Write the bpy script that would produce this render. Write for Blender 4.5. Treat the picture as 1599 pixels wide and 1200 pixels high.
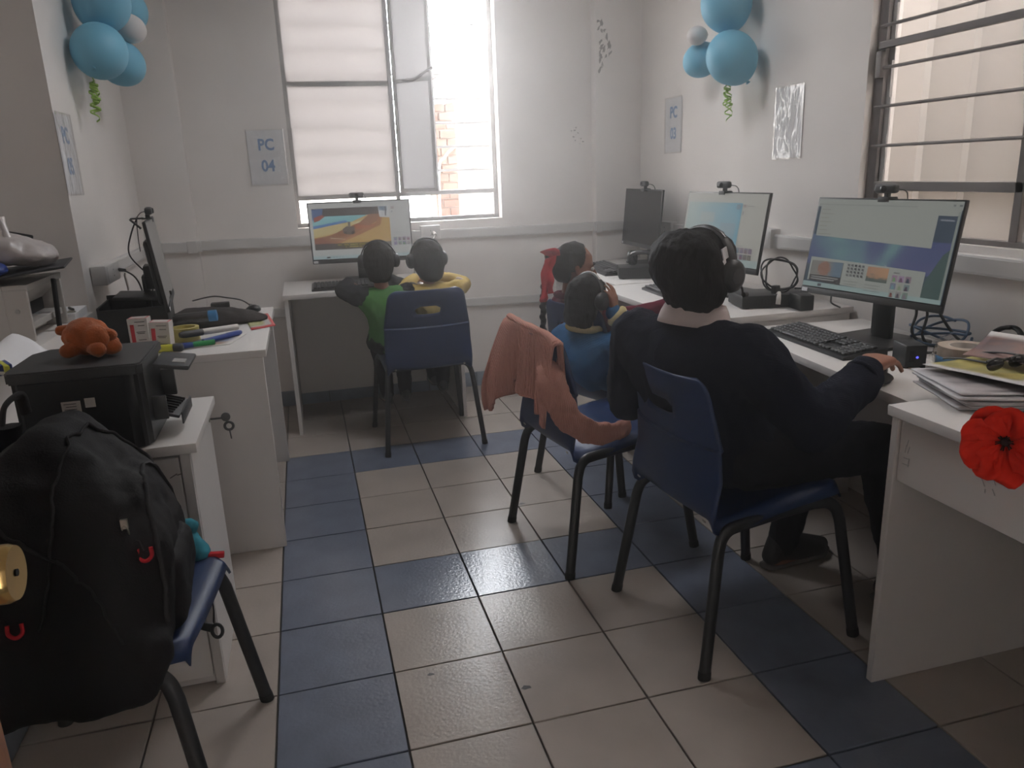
import bpy, bmesh, math, random
from mathutils import Vector, Matrix, noise
V = Vector
PI = math.pi
random.seed(7)
for o in list(bpy.data.objects):
    bpy.data.objects.remove(o)
SC = bpy.context.scene
COL = SC.collection

# ------------------------------------------------------------------ camera, sky, exposure
cam_d = bpy.data.cameras.new('camera')
cam_d.sensor_width = 36.0
cam_d.lens = 1191.158 / 1599 * 36.0
cam_d.clip_start = 0.05
cam = bpy.data.objects.new('camera', cam_d)
COL.objects.link(cam)
_R = ((0.96417185, -0.26262551, -0.03742317), (0.10536277, 0.24965122, 0.9625866), (0.24345705, 0.9320419, -0.26837763))
cm = Matrix((( _R[0][0], _R[1][0], -_R[2][0], 0.188), (_R[0][1], _R[1][1], -_R[2][1], -2.0983), (_R[0][2], _R[1][2], -_R[2][2], 1.2836), (0, 0, 0, 1)))
cam.matrix_world = cm
SC.camera = cam

world = bpy.data.worlds.new('overcast_sky')
SC.world = world
world.use_nodes = True
bg = world.node_tree.nodes['Background']
bg.inputs['Color'].default_value = (0.96, 0.97, 1.0, 1)
bg.inputs['Strength'].default_value = 20.0
SC.view_settings.view_transform = 'Standard'
SC.view_settings.look = 'None'
SC.view_settings.gamma = 1.0
SC.view_settings.use_curve_mapping = False
SC.view_settings.exposure = 0.33
try:
    SC.cycles.use_denoising = True
    SC.cycles.max_bounces = 10
    SC.cycles.diffuse_bounces = 6
    SC.cycles.transparent_max_bounces = 16
    SC.cycles.caustics_reflective = False
    SC.cycles.caustics_refractive = False
    SC.cycles.sample_clamp_indirect = 6.0
except Exception:
    pass

def portal(name, mat4, sx, sy):
    l = bpy.data.lights.new(name, 'AREA')
    l.shape = 'RECTANGLE'; l.size = sx; l.size_y = sy
    l.cycles.is_portal = True
    o = bpy.data.objects.new(name, l); COL.objects.link(o)
    o.matrix_world = mat4
    return o
# guides for sampling the sky through the far window and the added skylight (they add no light of their own)
portal('sky_portal', Matrix.Translation((0.76, 2.72, 1.7)) @ Matrix.Rotation(-PI/2, 4, 'X'), 1.3, 1.5)
portal('sky_portal', Matrix.Translation((.81, .98, 2.80)), .74, .48)

# ------------------------------------------------------------------ materials
def nodes_of(m):
    m.use_nodes = True
    nt = m.node_tree
    return nt, nt.nodes, nt.links, nt.nodes['Principled BSDF']
def mat(name, col, rough=0.6, metal=0.0, var=0.0, vscale=8.0, bump=0.0, bscale=60.0, spec=0.5, sheen=0.0, stretch=None, trans=0.0, alpha=1.0, coat=0.0):
    m = bpy.data.materials.new(name)
    nt, N, L, b = nodes_of(m)
    b.inputs['Base Color'].default_value = (*col, 1)
    b.inputs['Roughness'].default_value = rough
    b.inputs['Metallic'].default_value = metal
    b.inputs['Specular IOR Level'].default_value = spec
    if sheen: b.inputs['Sheen Weight'].default_value = sheen
    if coat: b.inputs['Coat Weight'].default_value = coat
    if trans: b.inputs['Transmission Weight'].default_value = trans
    if alpha < 1: b.inputs['Alpha'].default_value = alpha
    tc = N.new('ShaderNodeTexCoord')
    src = tc.outputs['Object']
    if stretch:
        mp = N.new('ShaderNodeMapping'); mp.inputs['Scale'].default_value = stretch
        L.new(src, mp.inputs['Vector']); src = mp.outputs['Vector']
    if var:
        n = N.new('ShaderNodeTexNoise'); n.inputs['Scale'].default_value = vscale; n.inputs['Detail'].default_value = 5
        L.new(src, n.inputs['Vector'])
        r = N.new('ShaderNodeValToRGB')
        r.color_ramp.elements[0].position = 0.3; r.color_ramp.elements[1].position = 0.7
        r.color_ramp.elements[0].color = (*[max(0, c*(1-var)) for c in col], 1)
        r.color_ramp.elements[1].color = (*[min(1, c*(1+var)) for c in col], 1)
        L.new(n.outputs['Fac'], r.inputs['Fac']); L.new(r.outputs['Color'], b.inputs['Base Color'])
    if bump:
        n2 = N.new('ShaderNodeTexNoise'); n2.inputs['Scale'].default_value = bscale; n2.inputs['Detail'].default_value = 3
        L.new(src, n2.inputs['Vector'])
        bp = N.new('ShaderNodeBump'); bp.inputs['Strength'].default_value = bump; bp.inputs['Distance'].default_value = 0.004
        L.new(n2.outputs['Fac'], bp.inputs['Height']); L.new(bp.outputs['Normal'], b.inputs['Normal'])
    return m
def knit(name, col, scale=160, strength=0.6, axis='Z', rough=0.95):
    m = bpy.data.materials.new(name)
    nt, N, L, b = nodes_of(m)
    b.inputs['Roughness'].default_value = rough
    b.inputs['Specular IOR Level'].default_value = 0.15
    tc = N.new('ShaderNodeTexCoord')
    w = N.new('ShaderNodeTexWave'); w.inputs['Scale'].default_value = scale; w.inputs['Distortion'].default_value = 1.5
    w.bands_direction = axis
    n = N.new('ShaderNodeTexNoise'); n.inputs['Scale'].default_value = 6; n.inputs['Detail'].default_value = 4
    L.new(tc.outputs['Object'], w.inputs['Vector']); L.new(tc.outputs['Object'], n.inputs['Vector'])
    r = N.new('ShaderNodeValToRGB')
    r.color_ramp.elements[0].color = (*[c*0.85 for c in col], 1); r.color_ramp.elements[1].color = (*[min(1, c*1.15) for c in col], 1)
    L.new(n.outputs['Fac'], r.inputs['Fac']); L.new(r.outputs['Color'], b.inputs['Base Color'])
    bp = N.new('ShaderNodeBump'); bp.inputs['Strength'].default_value = strength; bp.inputs['Distance'].default_value = 0.003
    L.new(w.outputs['Fac'], bp.inputs['Height']); L.new(bp.outputs['Normal'], b.inputs['Normal'])
    return m
def attr_emit(name, strength, gloss=0.3):
    m = bpy.data.materials.new(name)
    nt, N, L, b = nodes_of(m)
    a = N.new('ShaderNodeAttribute'); a.attribute_name = 'Col'
    L.new(a.outputs['Color'], b.inputs['Emission Color'])
    b.inputs['Emission Strength'].default_value = strength
    b.inputs['Base Color'].default_value = (0.012, 0.012, 0.012, 1)
    b.inputs['Roughness'].default_value = .4; b.inputs['Specular IOR Level'].default_value = .3
    return m
def attr_mat(name, rough=0.5, spec=0.4):
    m = bpy.data.materials.new(name)
    nt, N, L, b = nodes_of(m)
    a = N.new('ShaderNodeAttribute'); a.attribute_name = 'Col'
    L.new(a.outputs['Color'], b.inputs['Base Color'])
    b.inputs['Roughness'].default_value = rough; b.inputs['Specular IOR Level'].default_value = spec
    return m
def pane_mat(name, tint, t, d, streak=0.0):
    """painted or dirty glass: part clear, part diffusing"""
    m = bpy.data.materials.new(name); m.use_nodes = True
    nt = m.node_tree; N = nt.nodes; L = nt.links
    for n in list(N): N.remove(n)
    out = N.new('ShaderNodeOutputMaterial')
    tr = N.new('ShaderNodeBsdfTransparent'); tr.inputs['Color'].default_value = (*tint, 1)
    tl = N.new('ShaderNodeBsdfTranslucent'); tl.inputs['Color'].default_value = (*tint, 1)
    df = N.new('ShaderNodeBsdfDiffuse'); df.inputs['Color'].default_value = (*tint, 1)
    tc = N.new('ShaderNodeTexCoord'); ns = N.new('ShaderNodeTexNoise'); ns.inputs['Scale'].default_value = 9; ns.inputs['Detail'].default_value = 6
    L.new(tc.outputs['Object'], ns.inputs['Vector'])
    mr = N.new('ShaderNodeMapRange'); mr.inputs[3].default_value = max(0, t-streak); mr.inputs[4].default_value = min(1, t+streak)
    L.new(ns.outputs['Fac'], mr.inputs[0])
    m1 = N.new('ShaderNodeMixShader'); m1.inputs[0].default_value = d
    L.new(tl.outputs[0], m1.inputs[1]); L.new(df.outputs[0], m1.inputs[2])
    m2 = N.new('ShaderNodeMixShader')
    L.new(mr.outputs[0], m2.inputs[0])
    L.new(m1.outputs[0], m2.inputs[1]); L.new(tr.outputs[0], m2.inputs[2])
    L.new(m2.outputs[0], out.inputs['Surface'])
    return m
def plastic_film(name):
    m = bpy.data.materials.new(name); m.use_nodes = True
    nt = m.node_tree; N = nt.nodes; L = nt.links
    for n in list(N): N.remove(n)
    out = N.new('ShaderNodeOutputMaterial')
    tr = N.new('ShaderNodeBsdfTransparent'); tr.inputs['Color'].default_value = (.96, .96, .96, 1)
    gl = N.new('ShaderNodeBsdfGlossy'); gl.inputs['Roughness'].default_value = 0.05
    lw = N.new('ShaderNodeLayerWeight'); lw.inputs['Blend'].default_value = .5
    pw = N.new('ShaderNodeMath'); pw.operation = 'POWER'; pw.inputs[1].default_value = 4.0
    fr = N.new('ShaderNodeMath'); fr.operation = 'MULTIPLY_ADD'; fr.inputs[1].default_value = .9; fr.inputs[2].default_value = .09
    L.new(lw.outputs['Facing'], pw.inputs[0]); L.new(pw.outputs[0], fr.inputs[0])
    mx = N.new('ShaderNodeMixShader')
    L.new(fr.outputs[0], mx.inputs[0]); L.new(tr.outputs[0], mx.inputs[1]); L.new(gl.outputs[0], mx.inputs[2])
    L.new(mx.outputs[0], out.inputs['Surface'])
    return m

M = {}
M['wall'] = mat('painted_wall', (.86, .815, .78), .55, var=.05, vscale=3, bump=.08, bscale=25, spec=.35)
M['ceiling'] = mat('ceiling_paint', (.88, .86, .84), .8, var=.03)
M['grout'] = mat('grout', (.09, .085, .08), .9, var=.2, vscale=20)
M['tile_beige'] = mat('beige_tile', (.41, .36, .32), .24, var=.10, vscale=5, bump=.20, bscale=95, spec=.28)
M['tile_blue'] = mat('blue_tile', (.165, .188, .245), .20, var=.16, vscale=9, bump=.22, bscale=95, spec=.62)
M['base_tile'] = mat('baseboard_tile', (.25, .29, .35), .35, var=.18, vscale=14, spec=.5)
M['trunk'] = mat('cable_trunking', (.66, .64, .62), .45, var=.04)
M['steel'] = mat('painted_steel', (.16, .145, .14), .55, var=.18, vscale=15, bump=.1)
M['steel_light'] = mat('grey_steel', (.38, .37, .36), .5, var=.12, vscale=15)
M['melamine'] = mat('white_melamine', (.70, .67, .645), .36, var=.03, vscale=4, spec=.45)
M['black'] = mat('black_plastic', (.018, .018, .019), .42, var=.15, vscale=30, bump=.05, bscale=300)
M['black_gloss'] = mat('glossy_black', (.012, .012, .013), .18)
M['dark_grey'] = mat('dark_grey_plastic', (.05, .05, .052), .5, bump=.05, bscale=250)
M['rubber'] = mat('rubber', (.015, .014, .014), .8)
M['cable'] = mat('black_cable', (.014, .014, .015), .5)
M['chair_blue'] = mat('blue_polypropylene', (.010, .028, .095), .42, var=.06, vscale=20, bump=.05, bscale=320, spec=.5)
M['tube'] = mat('black_tube', (.022, .022, .024), .45, bump=.05, bscale=90)
M['navy'] = knit('navy_knit', (.012, .014, .026), 170, .5)
M['blue_knit'] = knit('blue_sweater_knit', (.035, .125, .27), 120, .5)
M['maroon'] = knit('maroon_knit', (.12, .012, .028), 150, .5)
M['green'] = knit('green_vest_knit', (.075, .21, .055), 110, .5)
M['yellow'] = mat('yellow_cotton', (.46, .33, .10), .9, var=.08, bump=.3, bscale=40, spec=.15)
M['charcoal'] = mat('charcoal_fabric', (.022, .022, .026), .95, var=.1, bump=.3, bscale=50, spec=.15)
M['trouser'] = mat('dark_trousers', (.014, .014, .018), .92, var=.1, bump=.3, bscale=60, spec=.15)
M['cream'] = mat('cream_ribbing', (.50, .42, .22), .9, bump=.3, bscale=90, spec=.15)
M['shirt'] = mat('pale_shirt', (.55, .47, .45), .85, var=.05, bump=.15, bscale=40, spec=.2)
M['skin'] = mat('skin', (.27, .115, .07), .5, var=.08, vscale=25, bump=.06, bscale=200, spec=.35)
M['hair'] = mat('dark_hair', (.010, .0075, .0065), .70, var=.3, vscale=30, bump=.6, bscale=60, spec=.12, stretch=(3, 3, .5))
M['eye'] = mat('eye_white', (.7, .68, .65), .2)
M['iris'] = mat('iris', (.02, .01, .006), .2)
M['lips'] = mat('lips', (.26, .07, .06), .5)
M['cardigan'] = knit('pink_cardigan_knit', (.66, .33, .26), 95, .8, 'X')
M['shoe'] = mat('dark_shoe', (.02, .018, .018), .6, bump=.1)
M['sole'] = mat('shoe_sole', (.12, .11, .10), .8)
M['shoe_grey'] = mat('grey_shoe', (.10, .095, .085), .75, bump=.2)
M['balloon'] = mat('blue_balloon', (.17, .46, .63), .5, var=.03, spec=.5)
M['balloon_white'] = mat('white_balloon', (.72, .68, .66), .5)
M['ribbon'] = mat('green_ribbon', (.35, .56, .10), .35)
M['paper'] = mat('white_paper', (.90, .89, .90), .7, var=.02)
M['ink'] = mat('blue_ink', (.16, .31, .56), .6)
M['film'] = plastic_film('clear_film')
M['red'] = mat('red_cloth', (.46, .02, .028), .8, bump=.2, bscale=60, spec=.2)
M['red_paper'] = mat('red_crepe_paper', (.72, .028, .012), .75, var=.12, vscale=18, bump=.4, bscale=60, spec=.2)
M['brass'] = mat('brass', (.72, .50, .20), .22, metal=1.0, var=.12, vscale=20)
M['wood'] = mat('varnished_wood', (.32, .13, .05), .4, var=.25, vscale=8, bump=.1, stretch=(6, 6, .6))
M['plush'] = mat('orange_plush', (.42, .10, .018), .95, var=.2, vscale=35, bump=.7, bscale=220, spec=.1, sheen=.4)
M['pack'] = mat('black_backpack_nylon', (.0065, .005, .0055), .75, var=.15, vscale=20, bump=.35, bscale=260, spec=.3)
M['pack_trim'] = mat('black_webbing', (.016, .014, .015), .8, bump=.4, bscale=200)
M['teal'] = mat('teal_cloth', (.04, .25, .32), .85, bump=.3, bscale=60, spec=.2)
M['metal'] = mat('zip_metal', (.5, .48, .42), .3, metal=1)
M['yellow_tape'] = mat('yellow_tape', (.52, .44, .14), .35)
M['tape_core'] = mat('packing_tape', (.50, .41, .32), .3)
M['box_white'] = mat('carton_white', (.66, .62, .58), .6)
M['box_red'] = mat('carton_red', (.58, .03, .045), .5)
M['hi_yellow'] = mat('highlighter_yellow', (.62, .60, .06), .35)
M['pen_green'] = mat('marker_green', (.03, .28, .08), .35)
M['pen_blue'] = mat('marker_blue', (.03, .06, .26), .35)
M['blue_cable'] = mat('blue_network_cable', (.045, .10, .19), .5)
M['cap_blue'] = mat('blue_cap', (.04, .20, .42), .4)
M['print_white'] = mat('offwhite_casing', (.52, .49, .46), .45, var=.04)
M['bagplastic'] = mat('white_plastic_bag', (.66, .60, .58), .35, var=.08, bump=.5, bscale=14, trans=.15)
M['grey_cloth'] = mat('grey_felt', (.055, .048, .046), .95, var=.1, bump=.4, bscale=80, spec=.1)
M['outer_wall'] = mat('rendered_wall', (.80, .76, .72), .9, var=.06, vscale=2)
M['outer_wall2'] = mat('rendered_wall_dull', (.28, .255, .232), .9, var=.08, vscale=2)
M['concrete'] = mat('pale_concrete', (.80, .77, .73), .9, var=.06)
M['brick'] = mat('brick', (.085, .036, .022), .9, var=.25, vscale=6)
M['mortar'] = mat('mortar', (.16, .13, .10), .95)
M['roof_pink'] = mat('roof_edge', (.085, .055, .043), .9, var=.1)
M['roof_green'] = mat('corrugated_roof', (.075, .080, .068), .8, var=.1)
M['led'] = mat('led', (.1, .1, 1), .3)
M['led'].node_tree.nodes['Principled BSDF'].inputs['Emission Color'].default_value = (.1, .1, 1, 1)
M['led'].node_tree.nodes['Principled BSDF'].inputs['Emission Strength'].default_value = 1.5
M['frost'] = pane_mat('frosted_film', (.365, .348, .34), .0, .35, .0)
M['dirty'] = pane_mat('painted_glass', (.78, .75, .725), .78, .4, .05)
M['casement'] = pane_mat('dusty_casement_glass', (.37, .362, .36), .0, .40, .0)
M['screen'] = attr_emit('lit_screen', .56)
M['printed'] = attr_mat('printed_paper', .5)
M['screen_off'] = mat('dark_screen', (.016, .015, .016), .22)

# ------------------------------------------------------------------ mesh helpers
XF = {}
def T(loc=(0, 0, 0), rz=0.0):
    return Matrix.Translation(loc) @ Matrix.Rotation(rz, 4, 'Z')
def mesh_of(name, bm, smooth=40):
    me = bpy.data.meshes.new(name)
    bm.to_mesh(me); bm.free()
    if smooth:
        me.polygons.foreach_set('use_smooth', [True]*len(me.polygons))
        if smooth < 180:
            me.set_sharp_from_angle(angle=math.radians(smooth))
    return me
def thing(name, label, cat, loc=(0, 0, 0), rz=0.0, group=None):
    o = bpy.data.objects.new(name, None); COL.objects.link(o)
    o.empty_display_size = .05
    o.location = loc; o.rotation_euler = (0, 0, rz)
    XF[o.name] = T(loc, rz)
    o['label'] = label; o['category'] = cat
    if group: o['group'] = group
    return o
def tag(o, label, cat, group=None):
    o['label'] = label; o['category'] = cat
    if group: o['group'] = group
    return o
def obj(name, bm, m, parent=None, smooth=40, world=False, label=None, kind=None, solid=0, sub=0):
    """bm in the parent's local frame, or in world space with world=True"""
    me = bm if isinstance(bm, bpy.types.Mesh) else mesh_of(name, bm, smooth)
    if world and parent is not None:
        p = parent
        while p.parent: p = p.parent
        if p.name in XF: me.transform(XF[p.name].inverted())
    if not me.materials: me.materials.append(M[m] if isinstance(m, str) else m)
    o = bpy.data.objects.new(name, me); COL.objects.link(o)
    if parent is not None: o.parent = parent
    if label: o['label'] = label
    if kind: o['kind'] = kind
    if solid:
        md = o.modifiers.new('thickness', 'SOLIDIFY'); md.thickness = solid; md.offset = 0
    if sub:
        md = o.modifiers.new('smooth', 'SUBSURF'); md.levels = sub; md.render_levels = sub
    return o
def solo(name, bm, m, label, cat, loc=(0, 0, 0), rz=0.0, group=None, **k):
    o = obj(name, bm, m, None, **k)
    o.location = loc; o.rotation_euler = (0, 0, rz); XF[o.name] = T(loc, rz)
    return tag(o, label, cat, group)
def struct(name, bm, m, parent=None, **k):
    o = obj(name, bm, m, parent, **k)
    if parent is None: o['kind'] = 'structure'
    return o
def NB(): return bmesh.new()
def merge(bm, other, mtx=None):
    me = bpy.data.meshes.new('tmp'); other.to_mesh(me); other.free()
    if mtx is not None: me.transform(mtx)
    bm.from_mesh(me); bpy.data.meshes.remove(me)
def box(bm, c, s, rot=None, bev=0.0, seg=2):
    b = NB(); bmesh.ops.create_cube(b, size=1)
    bmesh.ops.scale(b, vec=s, verts=b.verts)
    if bev: bmesh.ops.bevel(b, geom=b.edges[:], offset=bev, segments=seg, affect='EDGES', profile=.5)
    mt = Matrix.Translation(c)
    if rot is not None: mt = mt @ (rot if isinstance(rot, Matrix) else Matrix.Rotation(rot, 4, 'Z'))
    merge(bm, b, mt); return bm
def bx(x0, x1, y0, y1, z0, z1, bev=0.0, seg=2, bm=None):
    return box(bm or NB(), ((x0+x1)/2, (y0+y1)/2, (z0+z1)/2), (abs(x1-x0), abs(y1-y0), abs(z1-z0)), None, bev, seg)
def frame_at(p, d, up=V((0, 0, 1))):
    d = d.normalized()
    if abs(d.dot(up)) > .98: up = V((1, 0, 0))
    s = d.cross(up).normalized(); u = s.cross(d)
    return s, u
def tube(bm, pts, r, n=8, closed=False, flat=1.0, up=V((0, 0, 1)), caps=True):
    pts = [V(p) for p in pts]; N = len(pts)
    rs = r if isinstance(r, (list, tuple)) else [r]*N
    rings = []; prev = None
    for i, p in enumerate(pts):
        a = pts[(i-1) % N] if (i or closed) else p
        b = pts[(i+1) % N] if (i < N-1 or closed) else p
        d = (b-a)
        if d.length < 1e-9: d = V((0, 0, 1))
        d.normalize()
        if prev is None:
            s, u = frame_at(p, d, up)
        else:
            s = prev - d*prev.dot(d)
            s = s.normalized() if s.length > 1e-6 else frame_at(p, d, up)[0]
            u = s.cross(d)
        prev = s
        rings.append([bm.verts.new(p + s*math.cos(2*PI*k/n)*rs[i] + u*math.sin(2*PI*k/n)*rs[i]*flat) for k in range(n)])
    for i in range(N if closed else N-1):
        A = rings[i]; B = rings[(i+1) % N]
        for k in range(n):
            bm.faces.new((A[k], A[(k+1) % n], B[(k+1) % n], B[k]))
    if not closed and caps:
        bm.faces.new(rings[0][::-1]); bm.faces.new(rings[-1])
    return bm
def spline(pts, n=8, closed=False):
    P = [V(p) for p in pts]; out = []; N = len(P)
    for i in range(N if closed else N-1):
        p0 = P[(i-1) % N] if (closed or i) else P[0]*2-P[1]
        p1 = P[i]; p2 = P[(i+1) % N]
        p3 = P[(i+2) % N] if (closed or i < N-2) else P[-1]*2-P[-2]
        for k in range(n):
            t = k/n
            out.append(.5*((2*p1)+(p2-p0)*t+(2*p0-5*p1+4*p2-p3)*t*t+(3*p1-p0-3*p2+p3)*t**3))
    if not closed: out.append(P[-1])
    return out
def lathe(bm, prof, n=24, mtx=None, closed_prof=False):
    rings = []
    for r, z in prof:
        if r < 1e-6: rings.append([bm.verts.new((0, 0, z))])
        else: rings.append([bm.verts.new((r*math.cos(2*PI*k/n), r*math.sin(2*PI*k/n), z)) for k in range(n)])
    new = [v for R in rings for v in R]
    idx = list(range(len(rings)-1)) + ([len(rings)-1] if closed_prof else [])
    for i in idx:
        A = rings[i]; B = rings[(i+1) % len(rings)]
        for k in range(n):
            if len(A) == 1 and len(B) == 1: continue
            if len(A) == 1: bm.faces.new((A[0], B[(k+1) % n], B[k]))
            elif len(B) == 1: bm.faces.new((A[k], A[(k+1) % n], B[0]))
            else: bm.faces.new((A[k], A[(k+1) % n], B[(k+1) % n], B[k]))
    if mtx is not None: bmesh.ops.transform(bm, matrix=mtx, verts=new)
    bmesh.ops.recalc_face_normals(bm, faces=bm.faces[:])
    return bm
def disc_mtx(c, axis):
    return Matrix.Translation(c) @ V(axis).to_track_quat('Z', 'Y').to_matrix().to_4x4()
def grid(bm, nu, nv, f):
    vs = [[bm.verts.new(f(i/nu, j/nv)) for j in range(nv+1)] for i in range(nu+1)]
    for i in range(nu):
        for j in range(nv):
            bm.faces.new((vs[i][j], vs[i+1][j], vs[i+1][j+1], vs[i][j+1]))
    return vs
def prism(bm, poly, z0, z1, mtx=None):
    a = [bm.verts.new((x, y, z0)) for x, y in poly]; b = [bm.verts.new((x, y, z1)) for x, y in poly]
    n = len(poly)
    bm.faces.new(a[::-1]); bm.faces.new(b)
    for i in range(n): bm.faces.new((a[i], a[(i+1) % n], b[(i+1) % n], b[i]))
    if mtx is not None: bmesh.ops.transform(bm, matrix=mtx, verts=a+b)
    bmesh.ops.recalc_face_normals(bm, faces=bm.faces[:])
    return bm
_ICO = None
def hull(bm, balls):
    """convex hull of ellipsoids: (centre, radius) or (centre, (a,b,c), basis3)"""
    global _ICO
    if _ICO is None:
        t = NB(); bmesh.ops.create_icosphere(t, subdivisions=2, radius=1); _ICO = [v.co.copy() for v in t.verts]; t.free()
    b = NB()
    for ba in balls:
        c = V(ba[0]); r = ba[1]
        B = ba[2] if len(ba) > 2 else None
        for p in _ICO:
            if isinstance(r, (int, float)): q = p*r
            else:
                q = V((p.x*r[0], p.y*r[1], p.z*r[2]))
                if B is not None: q = B[0]*q.x + B[1]*q.y + B[2]*q.z
            b.verts.new(c+q)
    g = bmesh.ops.convex_hull(b, input=b.verts[:])
    bad = [e for e in g['geom_interior'] + g['geom_unused'] if isinstance(e, bmesh.types.BMVert)]
    if bad: bmesh.ops.delete(b, geom=list(set(bad)), context='VERTS')
    merge(bm, b); return bm
def remesh(bm, voxel, smooth=3):
    me = bpy.data.meshes.new('tmp'); bm.to_mesh(me); bm.free()
    o = bpy.data.objects.new('tmp', me); COL.objects.link(o)
    r = o.modifiers.new('r', 'REMESH'); r.mode = 'VOXEL'; r.voxel_size = voxel
    if smooth:
        s = o.modifiers.new('s', 'SMOOTH'); s.iterations = smooth; s.factor = .5
    dg = bpy.context.evaluated_depsgraph_get()
    ev = bpy.data.meshes.new_from_object(o.evaluated_get(dg))
    bpy.data.objects.remove(o); bpy.data.meshes.remove(me)
    b = NB(); b.from_mesh(ev); bpy.data.meshes.remove(ev)
    b.normal_update()
    return b
def ripple(bm, amp, freq, seed=0, stretch=(1, 1, 1)):
    off = V((seed*3.1, seed*1.7, seed*2.3))
    bm.normal_update()
    for v in bm.verts:
        p = V((v.co.x*stretch[0], v.co.y*stretch[1], v.co.z*stretch[2]))*freq + off
        v.co += v.normal*amp*(noise.noise(p) + .5*noise.noise(p*2.1))
    return bm
def cut(bm, keep):
    bmesh.ops.delete(bm, geom=[v for v in bm.verts if not keep(v.co)], context='VERTS'); return bm
def colored(polys, eps=.000006, base=0.0):
    """flat print in the x-z plane facing -y: (list of (x,z), colour); later ones lie in front"""
    me = bpy.data.meshes.new('print'); vs = []; fs = []; cs = []
    for i, (poly, c) in enumerate(polys):
        k = len(vs); vs += [(x, base-eps*i, z) for x, z in poly]; fs.append(tuple(range(k, k+len(poly)))); cs += [c]*len(poly)
    me.from_pydata(vs, [], fs)
    at = me.color_attributes.new('Col', 'FLOAT_COLOR', 'CORNER')
    k = 0
    for p in me.polygons:
        for li in p.loop_indices:
            c = cs[me.loops[li].vertex_index]; at.data[li].color = (*c, 1)
    return me
def rect(x0, z0, x1, z1): return [(x0, z0), (x1, z0), (x1, z1), (x0, z1)]
def text_bm(s, size, bold=.0, depth=.0006):
    c = bpy.data.curves.new('t', 'FONT'); c.body = s; c.size = size; c.align_x = 'CENTER'; c.align_y = 'CENTER'
    c.offset = bold; c.extrude = depth; c.resolution_u = 3
    o = bpy.data.objects.new('t', c); COL.objects.link(o)
    dg = bpy.context.evaluated_depsgraph_get()
    me = bpy.data.meshes.new_from_object(o.evaluated_get(dg))
    bpy.data.objects.remove(o); bpy.data.curves.remove(c)
    b = NB(); b.from_mesh(me); bpy.data.meshes.remove(me)
    bmesh.ops.rotate(b, cent=(0, 0, 0), matrix=Matrix.Rotation(PI/2, 3, 'X'), verts=b.verts)   # stands up, reads from -y
    return b

# ------------------------------------------------------------------ room shell
XL, XR, YF, YB, ZC = -0.61, 2.212, 2.42, -3.3, 2.66
floor = struct('floor', bx(-1.2, 2.4, YB-.1, 2.7, -.12, -.012), 'grout')
_tm = {}
def tile_mesh(k, w, d, m):
    key = (round(w, 3), round(d, 3), m)
    if key not in _tm:
        me = mesh_of('floor_tile', box(NB(), (0, 0, -.006), (w-.005, d-.005, .012), None, .0012, 1), 0)
        me.materials.append(M[m]); _tm[key] = me
    return _tm[key]
for i in range(-3, 8):
    for j in range(-7, 9):
        x0, x1 = max(i*.3, XL-.02), min(i*.3+.3, XR+.02); y0, y1 = j*.3, min(j*.3+.3, YF+.02)
        if x1-x0 < .03 or y1-y0 < .01: continue
        ring = (i in (0, 4) and -4 <= j <= 4) or (j in (-4, 0, 4) and 0 < i < 4)
        o = bpy.data.objects.new('floor_tile', tile_mesh(0, x1-x0, y1-y0, 'tile_blue' if ring else 'tile_beige'))
        COL.objects.link(o); o.parent = floor
        o.location = ((x0+x1)/2, (y0+y1)/2, random.uniform(-.0006, .0004))
SK = (.42, 1.20, .72, 1.24)      # ceiling opening for the added skylight, out of view
b = NB()
bx(-1.2, SK[0], YB-.1, 2.7, ZC, ZC+.1, bm=b); bx(SK[1], 2.4, YB-.1, 2.7, ZC, ZC+.1, bm=b)
bx(SK[0], SK[1], YB-.1, SK[2], ZC, ZC+.1, bm=b); bx(SK[0], SK[1], SK[3], 2.7, ZC, ZC+.1, bm=b)
for (x, y, r) in ((.393, -.34, .009), (.62, -.47, .012), (.92, .62, .011)):
    g = NB(); g_v = [g.verts.new((x+r*(1+.3*math.sin(3*k))*math.cos(2*PI*k/10), y+r*.7*(1+.3*math.cos(2*k))*math.sin(2*PI*k/10), .0007)) for k in range(10)]; g.faces.new(g_v)
    obj('stain', g, 'dark_grey', floor, smooth=0)
struct('ceiling', b, 'ceiling')
b = NB(); bx(SK[0], SK[0]+.03, SK[2], SK[3], ZC+.06, ZC+.12, bm=b); bx(SK[1]-.03, SK[1], SK[2], SK[3], ZC+.06, ZC+.12, bm=b); bx(SK[0]+.03, SK[1]-.03, SK[2], SK[2]+.03, ZC+.06, ZC+.12, bm=b); bx(SK[0]+.03, SK[1]-.03, SK[3]-.03, SK[3], ZC+.06, ZC+.12, bm=b)
sky_add = struct('added_skylight', b, 'steel_light')  # unseen skylight, added to brighten the walls and far floor
obj('pane', bx(SK[0]+.03, SK[1]-.03, SK[2]+.03, SK[3]-.03, ZC+.085, ZC+.089), 'film', sky_add, smooth=0)
W1 = (0.165, 1.348, 1.02, 2.34)
b = NB()
bx(-1.2, W1[0], YF, 2.6, 0, ZC, bm=b); bx(W1[1], 2.4, YF, 2.6, 0, ZC, bm=b)
bx(W1[0], W1[1], YF, 2.6, 0, W1[2], bm=b); bx(W1[0], W1[1], YF, 2.6, W1[3], ZC, bm=b)
struct('wall_far', b, 'wall')
struct('wall_pier_left', bx(XL-.02, -.363, 2.355, YF+.01, 0, ZC, .006), 'wall')
struct('wall_pier_right', bx(1.922, XR+.02, 2.355, YF+.01, 0, ZC, .006), 'wall')
W2 = (-1.15, .408, 1.005, 2.45)
b = NB()
bx(XR, 2.34, W2[1], 2.6, 0, ZC, bm=b); bx(XR, 2.34, YB, W2[0], 0, ZC, bm=b)
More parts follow.
